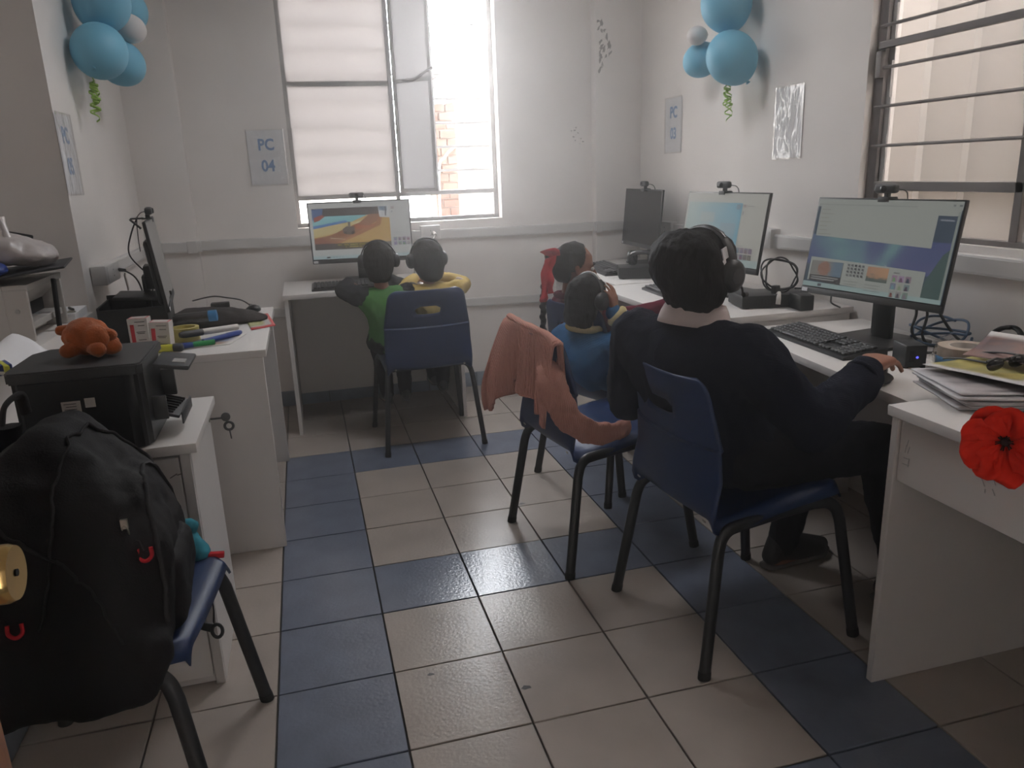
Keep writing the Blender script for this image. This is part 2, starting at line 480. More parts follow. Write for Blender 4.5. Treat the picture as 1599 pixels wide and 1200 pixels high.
bx(XR, 2.34, W2[0], W2[1], 0, W2[2], bm=b); bx(XR, 2.34, W2[0], W2[1], W2[3], ZC, bm=b)
struct('wall_right', b, 'wall')
b = NB()
bx(-1.15, XL-.012, 1.09, 2.6, 0, ZC, bm=b)
bx(-1.15, XL, -.36, 1.09, 0, .83, bm=b)
bx(-1.15, XL, YB, -.36, 0, ZC, bm=b)
bx(-1.2, -1.1, YB, 2.6, 0, ZC, bm=b)
bx(-1.15, XL, -.36, 1.09, 2.25, ZC, bm=b)
struct('wall_left', b, 'wall')
b = NB()
bx(-1.2, -.12, YB-.12, YB, 0, ZC, bm=b); bx(.10, 2.4, YB-.12, YB, 0, ZC, bm=b); bx(-.12, .10, YB-.12, YB, 2.05, ZC, bm=b)
struct('wall_back', b, 'wall')       # doorway gap behind the camera, added as an unseen daylight source
struct('wall_added_corridor', bx(-3, 4, YB-1.7, YB-1.6, -.3, 3.6), 'outer_wall')  # unseen wall added to weaken the light through the doorway gap
struct('ground_added_corridor', bx(-3, 4, YB-1.7, YB-.05, -.1, -.02), 'concrete')  # ground of the same added corridor
# thin scattering volume added to imitate glare around the bright far window
hz = NB(); bx(-1.12, 2.26, YB-.05, 2.50, -.004, ZC+.02, bm=hz)
hm = bpy.data.materials.new('glare_haze'); hm.use_nodes = True
for n_ in list(hm.node_tree.nodes): hm.node_tree.nodes.remove(n_)
_o = hm.node_tree.nodes.new('ShaderNodeOutputMaterial'); _v = hm.node_tree.nodes.new('ShaderNodeVolumeScatter')
_v.inputs['Color'].default_value = (1, .96, .93, 1); _v.inputs['Density'].default_value = .075; _v.inputs['Anisotropy'].default_value = .84
hm.node_tree.links.new(_v.outputs[0], _o.inputs['Volume'])
hz = obj('haze', hz, hm, kind='stuff', smooth=0); tag(hz, 'thin pale haze added through the room to imitate window glare', 'haze')

# flaked paint on the right pier and beside it
M['flake'] = mat('bare_plaster', (.36, .33, .31), .9, var=.2, vscale=40)
random.seed(12)
def flakes(name, y, items):
    b = NB()
    for x, z, w, h, a in items:
        n = 9; ph = random.uniform(0, 6)
        pts = [((w*math.cos(2*PI*k/n))*(1+.45*math.sin(3.1*k+ph)), (h*math.sin(2*PI*k/n))*(1+.4*math.sin(2.3*k+ph))) for k in range(n)]
        c_, s_ = math.cos(a), math.sin(a)
        vs = [b.verts.new((x+p*c_-q*s_, y, z+p*s_+q*c_)) for p, q in pts]; b.faces.new(vs)
    return struct(name, b, 'flake', smooth=0)
flakes('trim_10', 2.3543, [(1.975+random.gauss(0, .022), 2.09-.20*k/14+random.gauss(0, .012), random.uniform(.004, .010), random.uniform(.008, .024), random.uniform(-.9, .2)) for k in range(15)] + [(1.955+random.gauss(0, .008), 1.93-.013*k, random.uniform(.003, .007), random.uniform(.008, .02), random.uniform(-.3, .3)) for k in range(9)])
flakes('trim_11', YF-.0007, [(1.83+random.gauss(0, .035), 1.52-.012*k+random.gauss(0, .006), random.uniform(.002, .006), random.uniform(.002, .005), random.uniform(-.5, .5)) for k in range(9)])

# baseboards of blue-grey tiles
bf = struct('baseboard_far', bx(-.36, 1.92, YF-.004, YF+.002, 0, .088), 'grout')
for k in range(8):
    x0 = -.36+k*.3; x1 = min(x0+.3, 1.92)
    if x1-x0 > .03: obj('tile', bx(x0+.002, x1-.002, YF-.014, YF-.004, .001, .088, .001, 1), 'base_tile', bf, smooth=0)
bl = struct('baseboard_left', bx(XL-.002, XL+.004, -.36, 1.09, 0, .088), 'grout')
for k in range(5):
    y0 = -.36+k*.3; y1 = min(y0+.3, 1.09)
    obj('tile', bx(XL+.004, XL+.014, y0+.002, y1-.002, .001, .088, .001, 1), 'base_tile', bl, smooth=0)

# cable trunking along the walls
def trunk(name, p, q, h, d, nrm):
    p, q = V(p), V(q); b = NB()
    ax = (q-p); L = ax.length; ax.normalize(); n = V(nrm); u = n.cross(ax) if n.cross(ax).z > 0 else -n.cross(ax)
    mtx = Matrix((( ax.x, n.x, u.x, 0), (ax.y, n.y, u.y, 0), (ax.z, n.z, u.z, 0), (0, 0, 0, 1)))
    t = box(NB(), (0, 0, 0), (L, d, h), None, .003, 2)
    merge(b, t, Matrix.Translation((p+q)/2+n*d/2) @ mtx)
    t = box(NB(), (0, d/2, 0), (L, .003, h*.78), None, .001, 1)      # snapped-on lid
    merge(b, t, Matrix.Translation((p+q)/2+n*d/2) @ mtx)
    return struct(name, b, 'trunk')
trunk('trim_1', (-.363, YF, .957), (1.922, YF, .936), .056, .024, (0, -1, 0))
trunk('trim_2', (1.90, 2.355, .94), (XR, 2.355, .94), .056, .024, (0, -1, 0))
trunk('trim_3', (XL, 2.355, .96), (-.345, 2.355, .957), .056, .024, (0, -1, 0))
trunk('trim_4', (XR, 2.34, .935), (XR, .0, .95), .058, .028, (-1, 0, 0))
trunk('trim_5', (XR, .0, .952), (XR, -1.6, .952), .06, .034, (-1, 0, 0))
trunk('trim_6', (XL-.012, 2.34, .955), (XL-.012, 1.42, .955), .056, .026, (1, 0, 0))
trunk('trim_7', (-.36, YF, .565), (1.92, YF, .51), .052, .02, (0, -1, 0))
for k, (x, y, z, sx, sy, sz) in enumerate(((-.39, 2.345, .957, .05, .04, .066), (1.93, 2.345, .94, .03, .05, .066))):
    struct('trim_%d' % (8+k), box(NB(), (x, y, z), (sx, sy, sz), None, .003), 'trunk')

# ------------------------------------------------------------------ window 1 (far wall)
yw = 2.52
w1 = struct('window_1', bx(.163, .186, yw-.015, yw+.02, 1.02, 2.34, .002), 'steel_light')  # paler steel than the other window: bloom put into the colour
def w1bar(n, x0, x1, y0, y1, z0, z1, m='steel_light'):
    return obj(n, bx(x0, x1, y0, y1, z0, z1, .002, 1), m, w1)
w1bar('frame_stile', 1.322, 1.348, yw-.015, yw+.02, 1.02, 2.34)
w1bar('frame_head', .163, 1.348, yw-.015, yw+.02, 2.315, 2.34)
w1bar('frame_sill', .163, 1.348, yw-.02, yw+.02, 1.02, 1.042)
w1bar('mullion', .738, .760, yw-.018, yw+.02, 1.03, 2.33)
w1bar('transom', .18, .745, yw-.012, yw+.016, 1.776, 1.800)
w1bar('transom', .18, 1.33, yw-.018, yw+.02, 1.168, 1.192)
for z0, z1 in ((1.80, 2.316), (1.192, 1.776)):
    obj('frosted_pane', bx(.184, .738, yw+.0, yw+.006, z0, z1), 'frost', w1, smooth=0)
obj('pane', bx(.184, .738, yw, yw+.004, 1.042, 1.168), 'dirty', w1, smooth=0)
obj('pane', bx(.76, 1.322, yw, yw+.004, 1.042, 1.168), 'film', w1, smooth=0)
for k in range(-1, 9):
    z = 1.175+.1335*k
    if 1.06 < z < 2.3:
        obj('grille_bar', tube(NB(), [(.16, 2.565, z), (1.35, 2.565, z-.004)], .0085, 6), 'steel_light', w1)
ca = NB(); A = V((.768, 2.505, 0)); B_ = V((.962, 2.345, 0)); ax = (B_-A); cw = ax.length; ang = math.atan2(ax.y, ax.x)
def cbar(x0, x1, z0, z1, bm): return box(bm, ((x0+x1)/2, 0, (z0+z1)/2), (x1-x0, .022, z1-z0), None, .002, 1)
cbar(0, .02, 1.19, 2.30, ca); cbar(cw-.02, cw, 1.19, 2.30, ca); cbar(0, cw, 1.19, 1.208, ca); cbar(0, cw, 2.28, 2.30, ca); cbar(0, cw, 1.785, 1.803, ca)
ca.transform(T((A.x, A.y, 0), ang))
cs = obj('casement', ca, 'steel_light', w1, label='window leaf standing open into the room')
for z0, z1 in ((1.208, 1.785), (1.803, 2.28)):
    p = bx(.02, cw-.02, -.003, .003, z0, z1); p.transform(T((A.x, A.y, 0), ang)); obj('pane', p, 'casement', cs, smooth=0)
st = NB(); tube(st, spline([(.80, 2.48, 1.80), (.86, 2.40, 1.79), (.93, 2.34, 1.83), (.965, 2.32, 1.845)], 5), .007, 6)
obj('stay_arm', st, 'steel', cs)

# ------------------------------------------------------------------ window 2 (right wall)
xw = 2.262
w2 = struct('window_2', bx(xw-.02, xw+.025, .362, .408, 1.005, 2.45, .003), 'steel')
def w2bar(n, y0, y1, z0, z1, x0=xw-.02, x1=xw+.02):
    return obj(n, bx(x0, x1, y0, y1, z0, z1, .002, 1), 'steel', w2)
w2bar('frame_rail', -1.15, .38, 1.166, 1.198); w2bar('frame_sill', -1.15, .40, 1.005, 1.022); w2bar('frame_head', -1.15, .40, 2.425, 2.45)
w2bar('mullion', -.262, -.232, 1.02, 2.43); w2bar('mullion', -.80, -.77, 1.02, 2.43); w2bar('frame_stile', -1.15, -1.12, 1.005, 2.45)
w2bar('frame_rail', -1.15, .38, 1.652, 1.676, xw-.035, xw-.015)
for z in (1.323, 1.458, 1.588, 1.728, 1.862, 1.995, 2.125, 2.26):
    obj('grille_bar', tube(NB(), [(xw-.025, .385, z), (xw-.025, -1.14, z)], .0062, 6), 'steel', w2)
for y0, y1 in ((-.232, .362), (-.77, -.262), (-1.12, -.80)):
    obj('pane', bx(xw, xw+.004, y0, y1, 1.198, 2.425), 'dirty', w2, smooth=0)
    obj('pane', bx(xw, xw+.004, y0, y1, 1.022, 1.166), 'dirty', w2, smooth=0)
obj('latch', box(NB(), (xw-.03, .372, 1.60), (.02, .028, .09), None, .004), 'steel', w2)
# flaky putty line along the stile
pt = NB(); random.seed(3)
for k in range(16):
    z = 1.21+k*.062; box(pt, (xw-.002, .352, z), (.004, .026+random.uniform(-.012, .014), .064), None, .001, 1)
obj('putty', pt, 'steel_light', w2, smooth=0)

# ------------------------------------------------------------------ outside
struct('ground', bx(-8, 12, 2.6, 14, -.5, -.3), 'concrete')
struct('ground_yard', bx(2.34, 6, -3.2, 2.6, -.5, -.3), 'concrete')
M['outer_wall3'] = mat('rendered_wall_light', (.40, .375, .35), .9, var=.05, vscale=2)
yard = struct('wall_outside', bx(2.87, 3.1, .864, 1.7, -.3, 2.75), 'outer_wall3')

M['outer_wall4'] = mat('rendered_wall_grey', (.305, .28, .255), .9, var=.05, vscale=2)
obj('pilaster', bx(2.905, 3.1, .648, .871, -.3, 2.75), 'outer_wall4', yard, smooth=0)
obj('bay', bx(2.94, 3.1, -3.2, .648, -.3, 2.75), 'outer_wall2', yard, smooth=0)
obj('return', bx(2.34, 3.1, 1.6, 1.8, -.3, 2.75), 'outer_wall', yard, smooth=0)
struct('wall_added_blocker', bx(-1.3, -.75, 2.75, 8, -.3, 3.4), 'outer_wall')  # unseen wall added to keep sky light off the right wall
house = thing('neighbour_house', 'pale house with a brick corner and a sloping roof seen through the far window', 'house', (2.2, 6.2, -.3))
M['house_wall'] = mat('house_wall', (.17, .165, .14), .9, var=.05)
obj('wall', bx(1.80, 4.2, 6.05, 6.4, -.3, 2.25), 'house_wall', house, world=True, smooth=0)
bc = obj('brick_corner', bx(1.57, 1.81, 6.02, 6.4, -.3, 1.97), 'mortar', house, world=True, smooth=0)
random.seed(5)
for r in range(14):
    z = .78+r*.086
    for (x0, x1) in (((1.57, 1.70), (1.71, 1.81)) if r % 2 else ((1.57, 1.63), (1.64, 1.81))):
        obj('brick', bx(x0+.004, x1-.004, 5.985+random.uniform(-.008, .008), 6.03, z, z+.072, .003, 1), 'brick', bc, world=True, smooth=0)
b = NB(); prism(b, [(1.45, 2.02), (1.45, 2.10), (2.9, 2.95), (2.9, 2.86)], 0, .9); b.transform(Matrix.Translation((0, 6.5, 0)) @ Matrix.Rotation(PI/2, 4, 'X'))
obj('roof', b, 'roof_green', house, world=True, smooth=0)
b = NB(); prism(b, [(1.45, 2.11), (1.45, 2.17), (2.9, 3.06), (2.9, 2.96)], 0, 1.05); b.transform(Matrix.Translation((0, 6.5, 0)) @ Matrix.Rotation(PI/2, 4, 'X'))
obj('fascia', b, 'roof_pink', house, world=True, smooth=0)
solo('overhead_cable', tube(NB(), spline([(2.05, 5.4, 2.35), (1.88, 5.4, 2.2), (1.80, 5.4, 1.9), (1.74, 5.4, 1.6), (1.58, 5.4, 1.45), (1.5, 5.4, 1.2), (1.5, 5.4, -.3)], 8), (.011), 6), 'steel_light',
     'pale cable hanging slack outside the far window', 'cable')

# ------------------------------------------------------------------ door at the left edge
d1 = struct('door_1', bx(-.225, -.185, -2.05, -1.268, 0, 2.05, .003), 'wood')
kn = NB(); lathe(kn, [(0, 0), (.022, 0), (.022, .006), (.011, .012), (.010, .030), (.016, .038), (.0255, .046), (.0280, .058), (.0280, .074), (.0255, .080), (.0, .0795)], 32, disc_mtx((-.185, -1.352, .938), (1, 0, 0)))
obj('door_knob', kn, 'brass', d1, label='round brass door knob')
kk = NB(); lathe(kk, [(0, 0), (.0035, 0), (.0035, .001), (0, .001)], 12, disc_mtx((-.105, -1.352, .938), (1, 0, 0)))
obj('key_hole', kk, 'rubber', d1)

# ------------------------------------------------------------------ desks and cabinets
def desk(name, label, loc, rz, w, d, h, apron=None, back=True, group=None, left=True, right=True, modesty=.42):
    """local frame: user sits at -y; x along the width, origin at the floor under the centre"""
    t = thing(name, label, 'desk', loc, rz, group)
    obj('top', bx(-w/2, w/2, -d/2, d/2, h-.025, h, .0025), 'melamine', t)
    for s, on in ((-1, left), (1, right)):
        if on: obj('side_panel', bx(s*w/2-s*.004, s*w/2-s*.024, -d/2+.012, d/2-.012, .0, h-.0255, .0015, 1), 'melamine', t)
    if back: obj('modesty_panel', bx(-w/2+.026, w/2-.026, d/2-.10, d/2-.082, h-.026-modesty, h-.0255, .0015, 1), 'melamine', t)
    if apron: obj('apron', bx(-w/2+.026, w/2-.026, -d/2+.02, -d/2+.038, h-.026-apron, h-.0255, .0015, 1), 'melamine', t)
    return t
desk_far = desk('computer_desk', 'white desk under the far window with one lit monitor', (.508, 2.085, 0), 0, .900, .54, .735, modesty=.60)
desk_3 = desk('computer_desk', 'white desk in the far right corner with the dark monitor', (1.915, 1.835, 0), -PI/2, .98, .58, .735)
desk_2 = desk('computer_desk', 'middle white desk on the right wall, behind the navy-sweatered person', (1.86, .845, 0), -PI/2, .965, .68, .735)
desk_1 = desk('computer_desk', 'lower white desk with the keyboard in front of the navy-sweatered person', (1.885, -.178, 0), -PI/2-.09, 1.005, .52, .70, modesty=.5)
desk_0 = desk('computer_desk', 'nearest white desk at right with the paper pile and red flower', (1.825, -1.28, 0), -PI/2, 1.16, .76, .735, apron=.155)
sc = NB()
for pts in (((1.4425, -.7245, .64), (1.4425, -.7245, .60)), ((1.4425, -.7255, .585), (1.4425, -.7255, .57))):
    pass
b = NB()
for (y, z, l, a) in ((-.752, .655, .018, .2), (-.757, .64, .018, .25), (-.748, .640, .02, .1), (-.752, .618, .016, 1.5), (-.752, .603, .020, 1.5), (-.760, .610, .022, .1)):
    box(b, (1.4635, y, z), (.0006, .0022, l), Matrix.Rotation(a, 4, 'X'))
for (y, z, l, a) in ((-.95, .655, .05, .55), (-.975, .668, .05, .5), (-.965, .625, .008, 0), (-.985, .63, .014, .6)):
    box(b, (1.4635, y, z), (.0006, .0022, l), Matrix.Rotation(-a, 4, 'X'))
obj('pen_marks', b, 'steel_light', desk_0, world=True, smooth=0)
desk_5 = desk('computer_desk', 'white desk at left carrying the side-on monitor, boxes and pens', (-.29, 1.02, 0), PI/2, .93, .63, .735)

b = NB()
for (x, z, l, a) in ((-.012, .690, .016, .3), (-.006, .694, .014, 1.4), (-.004, .680, .016, .2), (-.010, .674, .010, .8)):
    box(b, (x-.012, .5655, z-.01), (.0022, .0006, l), Matrix.Rotation(a, 4, 'Y'))
obj('pen_marks', b, 'steel_light', desk_5, world=True, smooth=0)
cab = thing('low_cabinet', 'low white cabinet with scuffed door under the black printer', 'cabinet', (-.36, 0, 0))
obj('body', bx(-.585, -.135, -.185, .215, .0, .655, .001, 1), 'melamine', cab, world=True, smooth=0)
obj('top', bx(-.592, -.115, -.215, .218, .655, .68, .002), 'melamine', cab, world=True)
dr = obj('door', bx(-.575, -.162, -.206, -.188, .03, .645, .0015), 'melamine', cab, world=True)
obj('side_stile', bx(-.159, -.136, -.2005, -.187, .0, .654, .001, 1), 'melamine', cab, world=True, smooth=0)
sc = NB()
for k, (x, z, l, a) in enumerate(((-.205, .49, .016, 1.2), (-.197, .485, .02, 1.4), (-.19, .492, .016, 1.5), (-.184, .486, .018, .1), (-.215, .50, .012, 1.3), (-.178, .60, .02, .5), (-.165, .602, .01, .2))):
    box(sc, (x, -.2065, z), (l, .0006, .0022), Matrix.Rotation(-a, 4, 'Y'))
obj('scuffs', sc, 'dark_grey', dr, world=True, smooth=0)
ky = thing('key_ring', 'black keys hanging from the lock of the low cabinet', 'keys', (-.112, .19, .60))
b = NB(); tube(b, [(-.135, .19, .618), (-.10, .19, .618)], .003, 8); lathe(b, [(0, -.003), (.013, -.003), (.0135, 0), (.013, .003), (0, .003)], 16, disc_mtx((-.088, .19, .620), (0, 1, 0)))
obj('key', b, 'dark_grey', ky, world=True)
b = NB(); tube(b, [(-.082+.012*math.cos(a), .188, .592+.012*math.sin(a)) for a in [2*PI*k/16 for k in range(16)]], .004, 8, True); tube(b, [(-.082, .188, .578), (-.080, .188, .552)], .0022, 6)
obj('spare_key', b, 'dark_grey', ky, world=True)
b = NB(); lathe(b, [(.0, 0), (.009, 0), (.009, .004), (0, .004)], 16, disc_mtx((-.135, .19, .618), (1, 0, 0)))
obj('lock', b, 'metal', cab, world=True)

# ------------------------------------------------------------------ chairs
def chair_shell():
    prof = [(.214, .420), (.208, .433), (.188, .440), (.14, .440), (.08, .435), (.02, .427), (-.04, .416), (-.09, .404), (-.13, .395), (-.162, .392), (-.188, .397), (-.205, .410), (-.216, .432), (-.222, .460), (-.226, .49), (-.229, .52), (-.231, .55), (-.2325, .575), (-.234, .593), (-.235, .600),
            (-.2285, .606), (-.2305, .612), (-.2345, .630), (-.2385, .650), (-.2425, .67), (-.2465, .69), (-.2505, .71), (-.2545, .73), (-.2585, .75), (-.2612, .765), (-.263, .775), (-.2635, .781)]
    hw = []
    for i_, (y, z) in enumerate(prof):
        if i_ < 1: y = .208
        if y > -.16: w = .205 - .008*max(0, min(1, (.2-y)/.3))
        elif z < .60: w = .197 + .010*max(0, min(1, (z-.39)/.06)) - .004*max(0, (z-.5)/.1)
        else: w = .204 - .028*(z-.60)/.18
        if z > .74: w -= .045*(1-math.sqrt(max(0, 1-((z-.74)/.0415)**2)))
        if y > .15 and z < .445: w -= .055*(1-math.sqrt(max(0, 1-min(1, (y-.15)/.066)**2)))
        hw.append(w)
    nt = 36; bm = NB(); rows = []
    for i, (y, z) in enumerate(prof):
        row = []
        for k in range(nt+1):
            t = 2*k/nt-1
            f = max(0, min(1, (z-.42)/.1)) if y < -.12 else 0
            yy = y + f*.040*abs(t)**2.3
            zz = z + (1-f)*(.008*t*t - .030*max(0, (abs(t)-.86)/.14)**1.5)
            row.append(bm.verts.new((hw[i]*t, yy, zz)))
        rows.append(row)
    for i in range(len(prof)-1):
        for k in range(nt):
            c = [rows[i][k], rows[i][k+1], rows[i+1][k+1], rows[i+1][k]]
            cx = sum(v.co.x for v in c)/4; cz = sum(v.co.z for v in c)/4
            if cz > .62 and abs(cx) < .06 and ((abs(cx)/.062)**4 + ((cz-.684)/.0205)**4) < 1: continue
            bm.faces.new(c)
    # round the grip hole
    for v in bm.verts:
        if v.co.z > .62 and abs(v.co.x) < .075 and v.is_boundary and abs(v.co.z-.684) < .04:
            q = (abs(v.co.x)/.060)**4 + (abs(v.co.z-.684)/.0195)**4
            if q > 1e-6:
                s = q**-.25; nz = .684+(v.co.z-.684)*s; v.co.x *= s; v.co.y += -.15*(nz-v.co.z); v.co.z = nz
    bmesh.ops.recalc_face_normals(bm, faces=bm.faces[:])
    return bm
_shell = mesh_of('seat_shell', chair_shell(), 55); _shell.materials.append(M['chair_blue'])
def chair_leg(sx, sy):
    zt = .388 if sy < 0 else .405
    b = NB(); pts = [(sx*.238, sy*.243, .008), (sx*.207, sy*.192, zt-.055)] + spline([(sx*.207, sy*.192, zt-.055), (sx*.202, sy*.180, zt-.022), (sx*.196, sy*.155, zt-.003), (sx*.190, sy*.115, zt)], 4)[1:] + [(sx*.188, 0, .397)]
    return tube(b, pts, .0165, 12, flat=.75)
_legs = {}
for sx in (-1, 1):
    for sy in (-1, 1):
        _legs[sx, sy] = mesh_of('leg', chair_leg(sx, sy), 60); _legs[sx, sy].materials.append(M['tube'])
def make_chair(label, loc, rz):
    t = thing('school_chair', label, 'chair', loc, rz, 'blue moulded school chairs')
    s = bpy.data.objects.new('seat_shell', _shell); COL.objects.link(s); s.parent = t
    md = s.modifiers.new('thickness', 'SOLIDIFY'); md.thickness = .006; md.offset = -1
    for k, m in _legs.items():
        l = bpy.data.objects.new('leg', m); COL.objects.link(l); l.parent = t
        f = NB(); sx, sy = k; tube(f, [(sx*.2388, sy*.2440, 0), (sx*.2365, sy*.2410, .022)], .0178, 12, flat=.8)
        obj('foot_cap', f, 'rubber', l, smooth=60)
    for y in (-.11, .12):
        b = NB(); tube(b, [(-.188, y, .384 if y < 0 else .405), (.188, y, .384 if y < 0 else .405)], .009, 8); obj('crossbar', b, 'tube', t, smooth=60)
    rv = NB()
    for sx in (-1, 1):
        lathe(rv, [(0, 0), (.0065, 0), (.005, .003), (0, .004)], 10, disc_mtx((sx*.165, -.208, .409), (0, -.8, -.6)))
    obj('rivet', rv, 'metal', t, smooth=60)
    return t
def fdir(fx, fy): return math.atan2(fy, fx)-PI/2
make_chair('blue chair under the far window holding two children, one in yellow', (.697, 1.597, 0), fdir(-.034, .999))
make_chair('blue chair almost hidden behind the child in the blue sweater', (1.385, .77, 0), fdir(.95, .31))
make_chair('empty blue chair with a pink cardigan over its back', (1.115, .278, 0), fdir(.99, .142))
make_chair('blue chair the navy-sweatered person sits on', (1.288, -.320, 0), fdir(.996, .092))
make_chair('blue chair at lower left holding the black backpack', (-.298, -.514, 0), fdir(.992, -.125))

# ------------------------------------------------------------------ monitors
def mon_parts(t, H0, ti, z_desk, prints, screen_mat='screen', base_y=.09):
    """screen centre height H0 above the desk origin z; faces -y"""
    W, H = .54, .325
    X = Matrix.Translation((0, 0, H0)) @ Matrix.Rotation(-ti, 4, 'X')
    b = NB(); box(b, (0, .006, 0), (W, .012, H), None, .002); box(b, (0, .020, -.02), (W*.86, .022, H*.72), None, .012)
    b.transform(X); body = obj('screen_body', b, 'black', t)
    b = NB(); box(b, (0, -.0012, -H/2+.0105), (W-.002, .0026, .020), None, .0008); b.transform(X); obj('chin_bezel', b, 'dark_grey', body)
    me = colored(prints, base=-.0006) if prints else None
    if me is None:
        g = NB(); box(g, (0, -.0004, .009), (W-.012, .001, H-.030)); g.transform(X); obj('screen', g, 'screen_off', t, smooth=0)
    else:
        me.transform(Matrix.Translation((0, 0, .0095))); me.transform(X); obj('screen', me, screen_mat, t)
    b = NB(); box(b, (-W/2+.018, -.0030, -H/2+.011), (.024, .0008, .013)); b.transform(X); obj('sticker', b, 'paper', body, smooth=0)
    hz = H0-.06
    b = NB(); box(b, (0, base_y-.035, hz/2+.002), (.075, .022, hz+.02), None, .005); box(b, (0, .04, H0-.055), (.10, .05, .09), None, .006)
    obj('stand_column', b, 'black', t)
    b = NB(); box(b, (0, base_y-.045, .006), (.24, .20, .012), None, .004); obj('stand_base', b, 'black', t)
def browser_rows(x0, z0, w, n, gap, c, seed):
    random.seed(seed); out = []
    for k in range(n): out.append((rect(x0, z0-k*gap, x0+w*random.uniform(.55, 1), z0-k*gap+gap*.22), c))
    return out
def thumbs(x0, z0, nx, nz, s, gap, seed, k=.30):
    random.seed(seed); out = []
    for j in range(nz):
        for i in range(nx):
            c = [random.uniform(.3, 1)*k for _ in range(3)]; x = x0+i*(s+gap); z = z0-j*(s+gap)
            out.append((rect(x, z-s, x+s, z), mixc(c, [sum(c)/3]*3, .5)))
            c2 = [random.uniform(.1, .9)*k for _ in range(3)]
            out.append(([(x+s*.15, z-s), (x+s*.8, z-s), (x+s*.6, z-s*.35), (x+s*.3, z-s*.3)], c2))
    return out
SW, SH = .528, .295     # lit area
hx, hz_ = SW/2, SH/2
def nrm(px, pz): return (-hx+px*SW, hz_-pz*SH)
def npoly(*p): return [nrm(a, c) for a, c in p]
pageA = (.40, .40, .385)
def picture(u0, v0, u1, v1, nu, nv, fn):
    out = []
    for j in range(nv):
        for i in range(nu):
            a, c = i/nu, j/nv
            out.append((npoly((u0+(u1-u0)*a, v0+(v1-v0)*c), (u0+(u1-u0)*(a+1.02/nu), v0+(v1-v0)*c), (u0+(u1-u0)*(a+1.02/nu), v0+(v1-v0)*(c+1.02/nv)), (u0+(u1-u0)*a, v0+(v1-v0)*(c+1.02/nv))), fn(a+.5/nu, c+.5/nv)))
    return out
def mixc(a, b, k): k = max(0, min(1, k)); return tuple(x*(1-k)+y*k for x, y in zip(a, b))
def aurora(a, c):
    col = mixc((.050, .070, .150), (.085, .085, .17), noise.noise(V((a*3, c*2, 1)))*.5+.5)
    g = math.exp(-((a-.18-.15*c)/.16)**2)*.9 + math.exp(-((a-.40)/.05)**2)*.35 + math.exp(-((a-.66+.10*c)/.055)**2)*.95*(1-.3*c)
    return mixc(col, (.13, .235, .225), g*(.75+.4*noise.noise(V((a*7, c*3, 4)))))
def pale(a, c):
    sky = mixc((.24, .31, .30), (.105, .265, .345), a*1.15-.15+.25*noise.noise(V((a*4, c*3, 2))))
    hill = .50+.32*a-.25*math.exp(-((a-.42)/.18)**2)
    col = mixc(sky, (.25, .265, .245), (c-hill)*9)
    if .28 < a < .52 and .22 < c < .40: col = mixc(col, (.30, .31, .28), .6)
    if .66 < a < .92 and .42 < c < .78: col = mixc(col, (.20, .23, .25), .55)
    return col
def sunset(a, c): return mixc(mixc((.30, .17, .11), (.36, .21, .12), a), (.07, .09, .08), (c-.55+.2*noise.noise(V((a*5, c*5, 7))))*4)
def portrait(a, c):
    d = ((a-.42)/.2)**2+((c-.42)/.42)**2
    return mixc(mixc((.17, .165, .15), (.10, .14, .18), (a-.55)*5), (.21, .115, .085), (1.15-d)*3)
